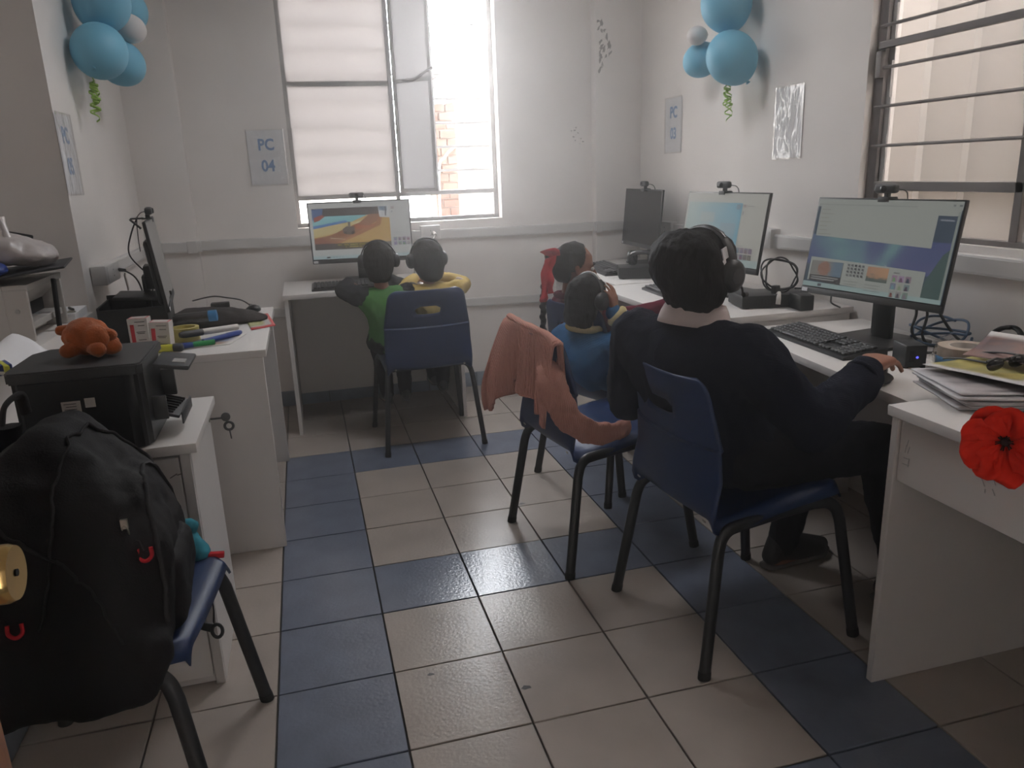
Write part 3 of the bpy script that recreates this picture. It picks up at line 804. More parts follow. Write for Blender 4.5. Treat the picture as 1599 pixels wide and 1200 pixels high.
# far desk: a cartoon film in a browser page
P4 = [(rect(-hx, -hz_, hx, hz_), pageA),
      (npoly((.03, .09), (.80, .09), (.80, .83), (.03, .83)), (.085, .075, .072)),
      (npoly((.03, .23), (.80, .23), (.80, .72), (.03, .72)), (.44, .29, .11)),
      (npoly((.03, .23), (.58, .23), (.42, .34), (.03, .43)), (.20, .40, .42)),
      (npoly((.03, .40), (.36, .31), (.38, .345), (.03, .45)), (.10, .20, .40)),
      (npoly((.03, .45), (.40, .345), (.56, .30), (.46, .46), (.03, .61)), (.46, .37, .18)),
      (npoly((.60, .22), (.70, .22), (.68, .34), (.42, .58), (.22, .72), (.03, .72), (.03, .62), (.20, .57), (.36, .45), (.50, .36)), (.26, .13, .08)),
      (npoly((.70, .23), (.74, .23), (.70, .42), (.46, .60), (.28, .72), (.22, .72), (.44, .56), (.66, .38)), (.33, .15, .08)),
      (npoly((.03, .64), (.10, .61), (.22, .72), (.03, .72)), (.24, .11, .08)),
      (npoly((.195, .615), (.34, .645), (.34, .655), (.19, .625)), (.50, .42, .28)),
      (npoly((.44, .39), (.58, .42), (.66, .38), (.62, .45), (.46, .49)), (.36, .13, .07)),
      (npoly((.32, .47), (.36, .42), (.44, .43), (.44, .53), (.40, .57), (.33, .55)), (.13, .11, .10)),
      (npoly((.33, .51), (.36, .51), (.36, .56), (.33, .55)), (.04, .04, .04)), (npoly((.41, .51), (.44, .50), (.44, .55), (.41, .57)), (.04, .04, .04)),
      (npoly((.38, .34), (.405, .34), (.40, .42), (.38, .42)), (.14, .12, .11)),
      (npoly((.03, .105), (.145, .09), (.13, .22), (.03, .30)), (.08, .13, .25)),
      (npoly((.045, .25), (.13, .20), (.155, .235), (.10, .30), (.045, .33)), (.30, .08, .06)),
      (npoly((.69, .075), (.80, .075), (.80, .29), (.70, .28)), (.44, .44, .44)), (npoly((.70, .09), (.78, .09), (.78, .17), (.70, .16)), (.17, .22, .28)), (npoly((.76, .10), (.775, .10), (.77, .26), (.755, .26)), (.12, .12, .13)),
      (npoly((.26, .735), (.58, .735), (.58, .762), (.26, .762)), (.05, .045, .02)), (npoly((.33, .775), (.50, .775), (.50, .80), (.33, .80)), (.05, .045, .02)),
      (npoly((.39, .045), (.47, .045), (.47, .055), (.39, .055)), (.24, .24, .23)),
      (npoly((.82, .10), (.85, .10), (.85, .145), (.82, .145)), (.26, .20, .19)), (npoly((.82, .175), (.835, .175), (.835, .205), (.82, .205)), (.2, .22, .24)),
      (npoly((.86, .12), (.94, .12), (.94, .126), (.86, .126)), (.30, .30, .29)), (npoly((.82, .56), (.93, .56), (.93, .568), (.82, .568)), (.28, .30, .30)),
      (npoly((0, .94), (1, .94), (1, 1), (0, 1)), (.30, .38, .39)), (npoly((.135, .955), (.17, .955), (.17, .985), (.135, .985)), (.06, .06, .07))]
for k in range(4): P4.append((npoly((.20+.03*k, .962), (.213+.03*k, .962), (.213+.03*k, .978), (.20+.03*k, .978)), (.15, .19, .24)))
random.seed(11)
for row, (x0, x1, zz) in enumerate(((.262, .575, .737), (.335, .495, .777))):      # two lines of yellow subtitle, too small to read
    x = x0
    while x < x1:
        w = random.uniform(.010, .016)
        if random.random() > .14: P4.append((npoly((x, zz+random.uniform(0, .006)), (x+w*.7, zz), (x+w*.7, zz+.022), (x, zz+.022)), (.42, .34, .06)))
        x += w
z4 = nrm(0, .66)[1]
P4 += thumbs(nrm(.825, 0)[0], nrm(0, .65)[1], 4, 2, .019, .0045, 21, .34)
# middle right: pale blue picture
P2 = [(rect(-hx, -hz_, hx, hz_), (.33, .32, .285)),
      (npoly((0, .90), (1, .90), (1, 1), (0, 1)), (.26, .32, .31)),
      *picture(.02, .13, .72, .84, 30, 20, pale),
      (npoly((.66, .15), (.71, .15), (.71, .22), (.66, .22)), (.12, .17, .2)),
      (npoly((.74, .15), (.77, .15), (.77, .19), (.74, .19)), (.22, .17, .16)), (npoly((.79, .165), (.87, .165), (.87, .175), (.79, .175)), (.2, .2, .19)), (npoly((.74, .24), (.755, .24), (.755, .29), (.74, .29)), (.15, .16, .17))]
P2 += browser_rows(nrm(.74, 0)[0], nrm(0, .72)[1], .05, 3, .009, (.18, .18, .17), 4)
P2 += thumbs(nrm(.735, 0)[0], nrm(0, .74)[1], 4, 2, .022, .004, 33, .20)
# near right: news page over a night sky picture
wall_c = (.045, .062, .085); page = (.265, .275, .25)
P1 = [(rect(-hx, -hz_, hx, hz_), wall_c),
      (npoly((0, 0), (1, 0), (1, .085), (0, .085)), page), (npoly((.0, .055), (.72, .055), (.72, .065), (0, .065)), (.20, .21, .195)),
      (npoly((.94, .03), (.955, .03), (.955, .05), (.94, .05)), (.12, .13, .13)), (npoly((.975, .03), (.995, .03), (.995, .05), (.975, .05)), (.12, .13, .13)),
      (npoly((.85, .085), (.995, .085), (.995, .14), (.85, .14)), page),
      *picture(0, .40, .99, .74, 44, 14, aurora),
      (npoly((.95, .52), (1, .44), (1, .96), (.86, .96), (.88, .78)), (.05, .08, .075)),
      (npoly((.03, .085), (.87, .085), (.87, .465), (.03, .415)), page),
      (npoly((.03, .66), (.87, .70), (.87, .965), (.03, .93)), page), (npoly((.985, .10), (1, .10), (1, 1), (.985, 1)), (.2, .22, .2)),
      (npoly((0, .945), (1, .955), (1, 1), (0, 1)), (.24, .31, .30)), (npoly((.125, .957), (.155, .957), (.155, .99), (.125, .99)), (.06, .06, .07)),
      (npoly((.045, .70), (.30, .70), (.30, .95), (.045, .93)), (.12, .115, .105)), *picture(.05, .70, .295, .90, 14, 10, portrait),
      (npoly((.045, .865), (.30, .865), (.30, .95), (.045, .93)), (.045, .042, .042)),
      (npoly((.06, .878), (.28, .878), (.28, .890), (.06, .890)), (.22, .22, .21)), (npoly((.06, .902), (.25, .902), (.25, .914), (.06, .914)), (.22, .22, .21)),
      (npoly((.33, .695), (.47, .70), (.47, .845), (.33, .84)), (.25, .26, .24)),
      *picture(.485, .705, .635, .86, 12, 9, sunset),
      (npoly((.67, .735), (.71, .735), (.71, .748), (.67, .748)), (.12, .12, .12)),
      (npoly((.89, .175), (.975, .18), (.975, .195), (.89, .19)), (.18, .19, .22))]
P1 += browser_rows(nrm(.045, 0)[0], nrm(0, .125)[1], .055, 7, .0135, (.20, .195, .17), 8)
P1 += browser_rows(nrm(.33, 0)[0], nrm(0, .895)[1], .07, 2, .009, (.16, .165, .155), 9) + browser_rows(nrm(.485, 0)[0], nrm(0, .905)[1], .075, 3, .009, (.16, .165, .155), 10)
random.seed(2)
for j in range(4):
    for i in range(5): P1.append((npoly((.335+.027*i, .702+.036*j), (.335+.027*i+.016, .702+.036*j), (.335+.027*i+.019, .702+.036*j+.028), (.335+.027*i, .702+.036*j+.022)), tuple([random.uniform(.04, .11)]*3)))
P1 += thumbs(nrm(.665, 0)[0], nrm(0, .765)[1], 3, 3, .0195, .0045, 52, .28)
P5 = [(rect(-hx, -hz_, hx, hz_), (.125, .118, .11))]
mons = {}
for key, lab, x, y, zc, yaw, ti, zd, pr_ in (
        ('1', 'nearest lit monitor on the right, showing a page of news pictures', 1.929, -.043, .999, -1.405, .181, .70, P1),
        ('2', 'lit monitor with pale blue picture behind the navy-sweatered head', 1.915, .877, 1.005, -1.441, .163, .735, P2),
        ('3', 'monitor with dark screen in the far right corner', 2.063, 2.016, .997, -1.614, .085, .735, None),
        ('4', 'lit monitor showing a cartoon film under the far window', .489, 2.143, 1.001, -.151, -.06, .735, P4),
        ('5', 'monitor seen edge-on on the left desk', -.353, 1.129, 1.0, 1.685, .10, .735, P5)):
    t = thing('monitor', lab, 'monitor', (x, y, zd), yaw, 'computer monitors')
    mon_parts(t, zc-zd, ti, zd, pr_, base_y=.10); mons[key] = (t, zc-zd, ti)

def webcam(key, label, dx=0, tilt=0, fold=False):
    t0, H0, ti = mons[key]; base = XF[t0.name]
    top = Matrix.Translation((0, 0, H0)) @ Matrix.Rotation(-ti, 4, 'X') @ Matrix.Translation((dx, 0, .1625))
    w = thing('webcam', label, 'webcam', base @ (top @ V((0, 0, 0))), t0.rotation_euler[2], 'webcams on the monitors')
    b = NB(); box(b, (0, -.002, .030), (.078, .026, .028), None, .009, 3); obj('camera_body', b, 'dark_grey', w)
    b = NB(); lathe(b, [(0, 0), (.010, 0), (.010, .004), (.0075, .005), (.006, .002), (0, .002)], 20, disc_mtx((0, -.0145, .030), (0, -1, 0))); obj('lens', b, 'black_gloss', w)
    b = NB(); box(b, (0, .006, .0022), (.044, .034, .0045), None, .001); box(b, (0, -.0125, -.004), (.040, .003, .014), None, .001); box(b, (0, .004, .0105), (.016, .016, .016), None, .003)
    if fold:
        box(b, (0, .042, .004), (.03, .045, .006), None, .001); box(b, (0, .050, -.016), (.03, .006, .05), Matrix.Rotation(-.75, 4, 'X'), .001)
    else: box(b, (0, .028, -.016), (.036, .005, .036), None, .001)
    obj('clip', b, 'dark_grey', w)
    b = NB(); tube(b, spline([(.034, .010, .028), (.042, .030, .022), (.040, .045, .0), (.03, .05, -.06), (.02, .05, -.12)], 6), .0018, 6); obj('lead', b, 'cable', w)
webcam('1', 'webcam clipped on top of the monitor with the news page', .0)
webcam('2', 'webcam clipped on the monitor with the pale blue picture', -.02)
webcam('3', 'webcam clipped on the dark monitor in the corner', .02)
webcam('4', 'webcam clipped on the monitor under the far window', -.005)
webcam('5', 'webcam with folded clip on the edge-on monitor at left', -.02, fold=True)

# ------------------------------------------------------------------ things on the desks
_key = mesh_of('key', box(NB(), (0, 0, .004), (.0155, .0155, .008), None, .002, 1), 0); _key.materials.append(M['dark_grey'])
def keyboard(label, loc, rz, single_keys=True):
    t = thing('keyboard', label, 'keyboard', loc, rz, 'black computer keyboards')
    b = NB(); prism(b, [(-.075, 0), (.075, 0), (.075, .024), (.06, .026), (-.065, .012), (-.075, .009)], -.222, .222)
    b.transform(Matrix(((0, 0, 1, 0), (1, 0, 0, 0), (0, 1, 0, 0), (0, 0, 0, 1))))
    obj('case', b, 'black', t)
    jb = NB()
    for r in range(6):
        y = -.056+r*.0195; z = .0125+(y+.065)*.112
        xs = [-.205+.0185*c for c in range(15)] + [.083+.0185*c for c in range(3)] + [.147+.0185*c for c in range(4)]
        for c, x in enumerate(xs):
            if r == 0 and 4 <= c <= 8: 
                if c != 6: continue
            if c in (15, 16, 17) and r in (1, 2): 
                continue
            if single_keys:
                k = bpy.data.objects.new('key', _key); COL.objects.link(k); k.parent = t
                k.location = (x, y, z); k.rotation_euler = (.112, 0, 0)
                if r == 0 and c == 6: k.scale = (5.6, 1, 1)
            else: box(jb, (x, y, z+.004), (.0155 if not (r == 0 and c == 6) else .09, .0155, .008), None, .002, 1)
    if single_keys: jb.free()
    else: obj('keys', jb, 'dark_grey', t, kind='stuff', smooth=0)
    return t
keyboard('black keyboard beside the right hand of the navy-sweatered person', (1.795, .005, .70), -PI/2-.06, True)
keyboard('black keyboard partly hidden behind the navy-sweatered head', (1.735, .915, .735), -PI/2-.05, False)
keyboard('black keyboard in the far right corner beyond the girl', (1.79, 1.86, .735), -PI/2-.1, False)
keyboard('black keyboard on the far desk by the green-vested child', (.425, 1.945, .735), -.04, False)

def mouse(label, loc, rz):
    t = thing('mouse', label, 'mouse', loc, rz)
    b = NB(); hull(b, [((0, 0, .012), (.030, .050, .012)), ((0, -.012, .022), (.024, .032, .014))]); cut(b, lambda c: True)
    for v in b.verts: v.co.z = max(v.co.z, .001)
    obj('shell', b, 'black', t, smooth=60)
    w = NB(); lathe(w, [(0, -.004), (.008, -.004), (.008, .004), (0, .004)], 14, disc_mtx((0, .028, .027), (1, 0, 0))); obj('wheel', w, 'dark_grey', t)
    return t
mouse('black mouse under the hand of the navy-sweatered person', (1.640, -.448, .70), -PI/2+.5)
mouse('dark mouse at the back corner of the left desk', (-.055, 1.375, .735), .4)

def minipc(label, loc, rz, w, d, h, led=False, group='black mini computers'):
    t = thing('mini_computer', label, 'computer', loc, rz, group)
    obj('case', box(NB(), (0, 0, h/2+.003), (w, d, h), None, .004), 'black', t)
    b = NB()
    for k in range(6): box(b, (-w*.3+k*w*.045, -d/2-.0008, h*.55), (w*.018, .002, h*.5))
    obj('vent', b, 'rubber', t, smooth=0)
    b = NB()
    for sx in (-1, 1):
        for sy in (-1, 1): lathe(b, [(0, 0), (.008, 0), (.008, .004), (0, .004)], 10, Matrix.Translation((sx*w*.4, sy*d*.4, 0)))
    obj('foot', b, 'rubber', t)
    if led:
        b = NB(); lathe(b, [(0, 0), (.0035, 0), (.003, .0015), (0, .002)], 12, disc_mtx((w*.05, -d/2, h*.5), (0, -1, 0))); obj('power_light', b, 'led', t, label='blue power light')
    return t
minipc('black mini computer with a blue light beside the tape roll', (1.842, -.322, .70), -.30, .060, .085, .064, True)
minipc('flat black computer box with coiled leads behind the navy-sweatered head', (1.945, .545, .735), -.22, .27, .17, .048)
minipc('black computer box with headphones on top in the corner', (1.85, 1.535, .735), -.35, .24, .16, .055)
# power brick at the end of the flat box
b = box(NB(), (0, 0, .030), (.055, .095, .058), None, .004)
solo('power_brick', b, 'black', 'black power brick standing at the end of the flat computer box', 'adapter', (1.995, .405, .735), -.15)
def lead(name, pts, r, m, label, cat='cable', n=7, closed=False):
    return solo(name, tube(NB(), spline(pts, n, closed), r, 8, closed), m, label, cat, smooth=60)
c = V((1.965, .52, .79)); pts = []
for k in range(52):
    a = 2*PI*k/17; rr = .062+.006*math.sin(k*1.3)
    pts.append((c.x+rr*math.cos(a)+.001*k*.3, c.y+.02*math.sin(k*.4)+rr*math.cos(a)*-.55, c.z+.064+rr*math.sin(a)))
cc = solo('coiled_lead', tube(NB(), spline(pts, 3), .0034, 6), 'cable', 'coil of black leads standing on the flat computer box', 'cable', smooth=60)
b = NB(); box(b, (1.945, .50, .80), (.03, .022, .035), Matrix.Rotation(.3, 4, 'Z'), .004); box(b, (1.935, .47, .775), (.022, .012, .03), None, .003)
obj('plug', b, 'black', cc)
b = NB(); tube(b, spline([(1.945, .478, .79), (1.93, .455, .775), (1.925, .45, .752)], 5), .009, 8); obj('clear_plug', b, 'print_white', cc)
lead('monitor_lead', [(2.03, .50, .80), (2.09, .42, .80), (2.12, .40, .785), (2.11, .38, .755), (2.12, .34, .741)], .0035, 'cable', 'thin black lead running past the power brick')
for k, dy in enumerate((0, .045)):
    lead('monitor_lead', [(2.03, -.11-dy, .86), (2.06, -.10-dy, .80), (2.04, -.11-dy, .74), (2.06, -.14-dy*.5, .708), (2.08, -.2, .706)], .0045, 'cable', ('black lead hanging nearest the stand of the news-page monitor', 'second black lead hanging behind the news-page monitor')[k])
lead('monitor_lead', [(2.03, -.20, .86), (2.08, -.18, .80), (2.11, -.21, .74), (2.12, -.26, .708), (2.03, -.27, .707), (1.95, -.22, .707), (1.97, -.12, .707)], .0045, 'cable', 'long black lead drooping from the monitor to the tape roll')
pts = []
for k in range(44):
    a = 2*PI*k/15; rr = .105+.010*math.sin(k*.9)
    pts.append((2.105+.55*rr*math.cos(a)*1.0, -.155+rr*math.sin(a), .712+.022*(1+math.sin(k*.55+.5))+.028*max(0, math.cos(a))))
solo('network_cable', tube(NB(), spline(pts, 3), .0042, 7), 'blue_cable', 'loose coil of blue network cable by the wall', 'cable', smooth=60)
pts = []
for k in range(30):
    a = 2*PI*k/12; pts.append((2.12+.03*math.cos(a)+.0005*k, -.365+.05*math.sin(a), .705+.045+.04*math.cos(a)))
ex = solo('power_cable', tube(NB(), spline(pts, 3), .006, 7), 'cable', 'coiled dark power cable behind the papers at the right edge', 'cable', smooth=60)

def headphones(label, c, R, U, rad, cup=.036, mic=None, arc=1.0, thick=.012, world_loc=None, white_edge=False):
    """worn or lying headset: c between the ears, R ear axis, U towards the crown"""
    c = V(c); R = V(R).normalized(); U = (V(U)-R*V(U).dot(R)).normalized(); F = U.cross(R)
    t = thing('headphones', label, 'headphones', c, 0)
    pts = [c + R*math.cos(a)*rad + U*math.sin(a)*rad*arc for a in [PI*k/22 for k in range(-1, 24)]]
    obj('headband', tube(NB(), pts, thick, 10, flat=.35, up=R), 'black', t, world=True, smooth=60)
    b = NB(); tube(b, [p+(p-c).normalized()*.0045 for p in pts[7:19]], thick*.55, 8, flat=.3, up=R); obj('band_pad', b, 'black_gloss' if not white_edge else 'print_white', t, world=True, smooth=60)
    for s in (-1, 1):
        q = c + R*s*(rad-.004)
        b = NB(); lathe(b, [(0, .016), (cup*.6, .016), (cup*.9, .010), (cup, 0), (cup, -.006), (cup*.95, -.010), (0, -.010)], 24, disc_mtx(q, R*s)); cu = obj('ear_cup', b, 'black', t, world=True, smooth=50)
        b = NB(); lathe(b, [(0, 0), (cup*.45, 0), (cup*.45, .002), (0, .003)], 20, disc_mtx(q+R*s*.016, R*s)); obj('cap', b, 'dark_grey', cu, world=True)
        b = NB(); lathe(b, [(cup*.95, 0), (cup*.95, .012), (cup*.7, .016), (cup*.55, .012), (cup*.55, 0)], 24, disc_mtx(q-R*s*.010, -R*s)); obj('cushion', b, 'rubber', cu, world=True, smooth=60)
    if mic:
        q = c + R*mic*rad
        b = NB(); tube(b, spline([q, q-U*.03+F*.035, q-U*.055+F*.07-R*mic*.02], 5), .003, 6); lathe(b, [(0, 0), (.007, .003), (.007, .016), (0, .02)], 12, disc_mtx(q-U*.055+F*.07-R*mic*.02, F)); obj('microphone_arm', b, 'black', t, world=True)
    return t
hp = headphones('black headphones lying on the computer box in the corner', (1.862, 1.535, .838), (.75, -.66, .1), (-.55, -.6, .35), .072, .038)

# tape roll in its bag, papers, sunglasses, flower
tr = thing('tape_roll', 'beige packing tape roll in a clear bag by the mini computer', 'tape', (1.952, -.405, .70), 0)
b = NB(); lathe(b, [(.040, 0), (.068, 0), (.068, .058), (.040, .058)], 40, Matrix.Translation((0, 0, .006)), True); obj('tape', b, 'tape_core', tr, smooth=35)
b = NB(); lathe(b, [(.0385, 0), (.040, 0), (.040, .058), (.0385, .058)], 40, Matrix.Translation((0, 0, .006)), True); obj('core', b, 'box_white', tr, smooth=35)
b = NB()
grid(b, 20, 8, lambda u, v: V(((.072+.010*v*(1-v)*4*math.sin(u*34))*math.cos(2*PI*u), (.072+.010*v*(1-v)*4*math.sin(u*34))*math.sin(2*PI*u), .003+.064*v)))
grid(b, 8, 3, lambda u, v: V((-.072-.05*v, -.05+.1*u, .034+.028*(u-.5)*v+.006*math.sin(9*u+4*v))))
grid(b, 8, 3, lambda u, v: V((.02+.02*math.sin(7*u), .072+.05*v, .066-.03*v+.02*u)))
obj('clear_bag', b, 'film', tr, smooth=60)
b = NB(); grid(b, 10, 2, lambda u, v: V((.0745*math.cos(2.7+1.0*u), .0745*math.sin(2.7+1.0*u), .010+.028*v))); obj('bag_label', b, 'cap_blue', tr, solid=.0006)
def sheet(name, label, pts, m, cat='paper', group=None, colors=None, bend=0.0, thick=.0006, seed=0):
    """quad sheet p00,p10,p11,p01 with a little curl"""
    P = [V(p) for p in pts]; n = 12
    def f(u, v):
        p = P[0]*(1-u)*(1-v)+P[1]*u*(1-v)+P[2]*u*v+P[3]*(1-u)*v
        p.z += bend*(4*(u-.5)**2)*(.6+.4*v) + .0015*noise.noise(V((u*3, v*3, seed)))
        return p
    b = NB(); grid(b, n, n, f)
    if colors is None:
        return solo(name, b, m, label, cat, group=group, solid=thick, smooth=60)
    me = mesh_of(name, b, 60)
    at = me.color_attributes.new('Col', 'FLOAT_COLOR', 'POINT')
    for i in range(len(me.vertices)):
        u, v = (i//(n+1))/n, (i % (n+1))/n
        at.data[i].color = (*colors(u, v), 1)
    me.materials.append(M['printed'])
    return solo(name, me, 'printed', label, cat, group=group, solid=thick)
random.seed(9)
def stripe_fn(base, dark, sc, seed, margin=.06):
    def f(u, v):
        if u < margin or u > 1-margin or v < margin or v > 1-margin: return (.62, .60, .61)
        k = noise.noise(V((u*sc, v*sc*1.6, seed)))*.5+.5
        k = max(0, min(1, (k-.35)*3))
        return tuple(base[i]*(1-k)+dark[i]*k for i in range(3))
    return f
for k in range(7):      # the pile at the far end of the nearest desk
    z = .7375+.0048*k; jx, jy, ja = random.uniform(-.010, .014), random.uniform(-.012, .010), random.uniform(-.06, .06)
    def rp(u, v, z=z, jx=jx, jy=jy, ja=ja):
        e1 = V((-.072, -.225, 0)); e2 = V((.95, -.32, 0)).normalized()*.42
        p = V((1.622+jx, -.575+jy, z))+(Matrix.Rotation(ja, 3, 'Z') @ (e2*u+e1*v)); return tuple(p)
    sheet('paper_sheet', ('lowest sheet of the paper pile on the nearest desk', 'second sheet from the bottom of the paper pile', 'third sheet from the bottom of the paper pile', 'middle sheet of the paper pile', 'third sheet from the top of the flat paper pile', 'second sheet from the top of the flat paper pile', 'grey pictured sheet on top of the flat paper pile')[k],
          [rp(0, 0), rp(1, 0), rp(1, 1), rp(0, 1)], 'paper', group='papers piled on the nearest desk', colors=stripe_fn((.40, .37, .38), (.06, .055, .06), 5, k), thick=.0035, bend=.004)
sheet('magazine_page', 'white-edged yellow printed page on top of the paper pile', [(1.645, -.580, .778), (1.88, -.545, .776), (1.99, -.80, .778), (1.690, -.850, .780)], 'paper', group='papers piled on the nearest desk',
      colors=lambda u, v: (.62, .60, .60) if (v > .82 or u < .10 or u > .95) else ((.42, .36, .10) if noise.noise(V((u*4, v*4, 3))) > -.1 else (.30, .27, .09)), bend=.006, thick=.001)
sheet('magazine_page', 'curled reddish-brown printed page leaning at the back of the paper pile', [(1.775, -.570, .784), (1.868, -.560, .835), (1.99, -.73, .815), (1.805, -.755, .789)], 'paper', group='papers piled on the nearest desk',
      colors=lambda u, v: (.66, .64, .63) if u > .86 else ((.17, .12, .125) if noise.noise(V((u*5, v*5, 8))) > 0 else (.25, .14, .12)), bend=.012, thick=.001)
sg = thing('sunglasses', 'dark sunglasses lying on the yellow page of the paper pile', 'sunglasses', (1.765, -.705, .788), .10)
for s in (-1, 1):
    b = NB(); hull(b, [((s*.036, 0, .014), (.027, .006, .016)), ((s*.036, -.008, .016), (.020, .004, .012))]); obj('lens', b, 'black_gloss', sg, smooth=60)
    b = NB(); tube(b, spline([(s*.064, 0, .022), (s*.066, .05, .020), (s*.060, .10, .012), (s*.050, .125, .004)], 5), .0035, 8, flat=.7); obj('temple', b, 'black', sg, smooth=60)
b = NB(); tube(b, spline([(-.012, 0, .020), (0, -.001, .024), (.012, 0, .020)], 4), .0035, 8); tube(b, [(-.064, .0, .024), (-.036, -.003, .030), (-.010, -.002, .024)], .003, 6); tube(b, [(.064, .0, .024), (.036, -.003, .030), (.010, -.002, .024)], .003, 6); obj('bridge', b, 'black', sg, smooth=60)
fl = thing('paper_flower', 'red crepe-paper poppy at the edge of the nearest desk', 'flower', (1.425, -1.0, .737), 0)
fc = V((1.403, -1.048, .768)); fd = V((-.80, -.58, .10)).normalized()
su, uu = frame_at(fc, fd)
random.seed(4)
for k in range(7):
    a0 = 2*PI*k/7+random.uniform(-.1, .1); w_ = .98 if k < 3 else .86; off = -.006*(k % 2)
    def pf(u, v, a0=a0, off=off, k=k):
        a = a0+(u-.5)*1.5*w_*1.25; r = .004+.068*v*(1-.20*(2*u-1)**2)*(1+.05*math.sin(k*2.7))
        r *= 1+.06*math.sin(9*u+k*2)
        return fc + (su*math.cos(a)+uu*math.sin(a))*r + fd*(.014*math.sin(v*2.2)+.034*v*v+off+.011*math.sin(9*u+7*v+k*2)*v+.006*math.sin(21*u+k)*v)
    b = NB(); grid(b, 12, 7, pf); obj('petal', b, 'red_paper', fl, world=True, solid=.0008, smooth=60)
b = NB(); hull(b, [(fc+fd*.008, .009)]); 
for k in range(12): tube(b, [fc+fd*.006, fc+fd*.022+(su*math.cos(k)+uu*math.sin(k))*.014], .0014, 5)
obj('flower_centre', b, 'rubber', fl, world=True)
b = NB(); tube(b, spline([fc-fd*.002, fc-fd*.05+V((.02, 0, -.015)), V((1.60, -.96, .741)), V((1.78, -.97, .741))], 5), .003, 6); obj('stem', b, 'pen_green', fl, world=True)

# ------------------------------------------------------------------ things on the left desk
def carton(label, loc, rz, tilt=0):
    t = thing('medicine_carton', label, 'box', loc, rz, 'white cartons with a red stripe')
    X = Matrix.Rotation(tilt, 4, 'Y')
    b = box(NB(), (0, 0, .050), (.066, .050, .100), None, .0008, 1); b.transform(X); c = obj('carton', b, 'box_white', t, smooth=0)
    b = NB(); box(b, (-.019, -.0253, .042), (.013, .0006, .074)); box(b, (0, 0, .1003), (.060, .046, .0006)); b.transform(X); obj('red_stripe', b, 'box_red', c, smooth=0)
    b = NB(); box(b, (0, 0, .1007), (.052, .038, .0005)); b.transform(X); obj('top_flap', b, 'box_white', c, smooth=0)
    b = NB()
    for z, w, x in ((.088, .034, .008), (.075, .022, .012), (.052, .03, .008), (.047, .024, .008), (.024, .026, .01)): box(b, (x, -.0254, z), (w, .0005, .0022))
    b.transform(X); obj('print', b, 'grey_cloth', c, smooth=0)
carton('upright white carton with red stripe, the left one of two', (-.405, .825, .735), -.10)
carton('upright white carton with red stripe leaning beside the yellow tape', (-.320, .710, .735), -.12, .05)
yt = NB(); lathe(yt, [(.038, 0), (.050, 0), (.050, .048), (.038, .048)], 36, Matrix.Translation((0, 0, .0)), True)
solo('tape_roll', yt, 'yellow_tape', 'yellow sticky tape roll lying between carton and marker', 'tape', (-.262, .835, .7385), smooth=35)
sheet('paper_sheet', 'white leaflet under the pens at the edge of the left desk', [(-.345, .655, .7365), (-.10, .69, .7365), (-.055, .86, .737), (-.30, .84, .737)], 'paper', colors=lambda u, v: (.60, .57, .53) if min(u, v, 1-u, 1-v) < .1 else ((.40, .27, .20) if v < .35 else (.22, .26, .36)), thick=.0008)
def pen(name, label, p, q, r, m, capm, cat='marker'):
    p, q = V(p), V(q); t = thing(name, label, cat, (p+q)/2, 0, 'pens and markers on the leaflet'); d = q-p
    b = NB(); tube(b, [p, p+d*.62], r, 14); obj('barrel', b, m, t, world=True, smooth=40)
    b = NB(); tube(b, [p+d*.62, p+d*.93, q], [r*1.08, r*1.08, r*.75], 14); obj('cap', b, capm, t, world=True, smooth=40)
pen('marker', 'thick white-barrelled board marker lying across the others', (-.085, .885, .762), (-.27, .765, .770), .0115, 'box_white', 'dark_grey')
pen('highlighter', 'stubby yellow highlighter in front of the cartons', (-.330, .655, .750), (-.245, .648, .750), .0125, 'hi_yellow', 'dark_grey')
pen('marker', 'green-barrelled marker next to the yellow highlighter', (-.150, .705, .748), (-.262, .672, .748), .0090, 'pen_green', 'pen_blue')
pen('marker', 'dark blue marker nearest the desk front', (-.190, .725, .748), (-.072, .850, .748), .0090, 'pen_blue', 'pen_blue')
ct = thing('clear_tube', 'clear plastic tube with a blue cap behind the yellow tape', 'tube', (-.22, .90, .757), 0)
b = NB(); tube(b, [(-.37, 1.02, .785), (-.17, 1.01, .792)], .020, 18); obj('tube', b, 'film', ct, world=True, smooth=50)
b = NB(); tube(b, [(-.36, 1.02, .785), (-.20, 1.01, .790)], .011, 12); obj('contents', b, 'grey_cloth', ct, world=True, smooth=50)
b = NB(); tube(b, [(-.195, 1.011, .791), (-.165, 1.01, .7922)], .0215, 18); obj('cap', b, 'cap_blue', ct, world=True, smooth=50)
b = NB(); hull(b, [((-.25, 1.16, .760), (.12, .15, .044)), ((-.14, 1.18, .755), (.11, .12, .030)), ((-.045, 1.17, .744), (.06, .08, .012))]); b = remesh(b, .008, 3); ripple(b, .008, 14, 2)
for v in b.verts: v.co.z = max(v.co.z, .7362)
solo('folded_cloth', b, 'grey_cloth', 'heap of dark grey felt cloth in front of the edge-on monitor', 'cloth', smooth=80)
bb = thing('storage_box', 'open black box standing behind the cartons on the left desk', 'box', (-.44, 1.0, .735), .06)
b = NB(); bx(-.115, .115, -.12, -.112, .002, .125, .002, bm=b); bx(-.115, .115, .112, .12, .002, .15, .002, bm=b); bx(-.115, -.107, -.12, .12, .002, .135, .002, bm=b); bx(.107, .115, -.12, .12, .002, .135, .002, bm=b); bx(-.115, .115, -.12, .12, .001, .008, bm=b); obj('tub', b, 'black', bb)
b = NB(); box(b, (.02, .02, .152), (.17, .19, .012), Matrix.Rotation(.08, 4, 'Y'), .004); obj('lid', b, 'black', bb)
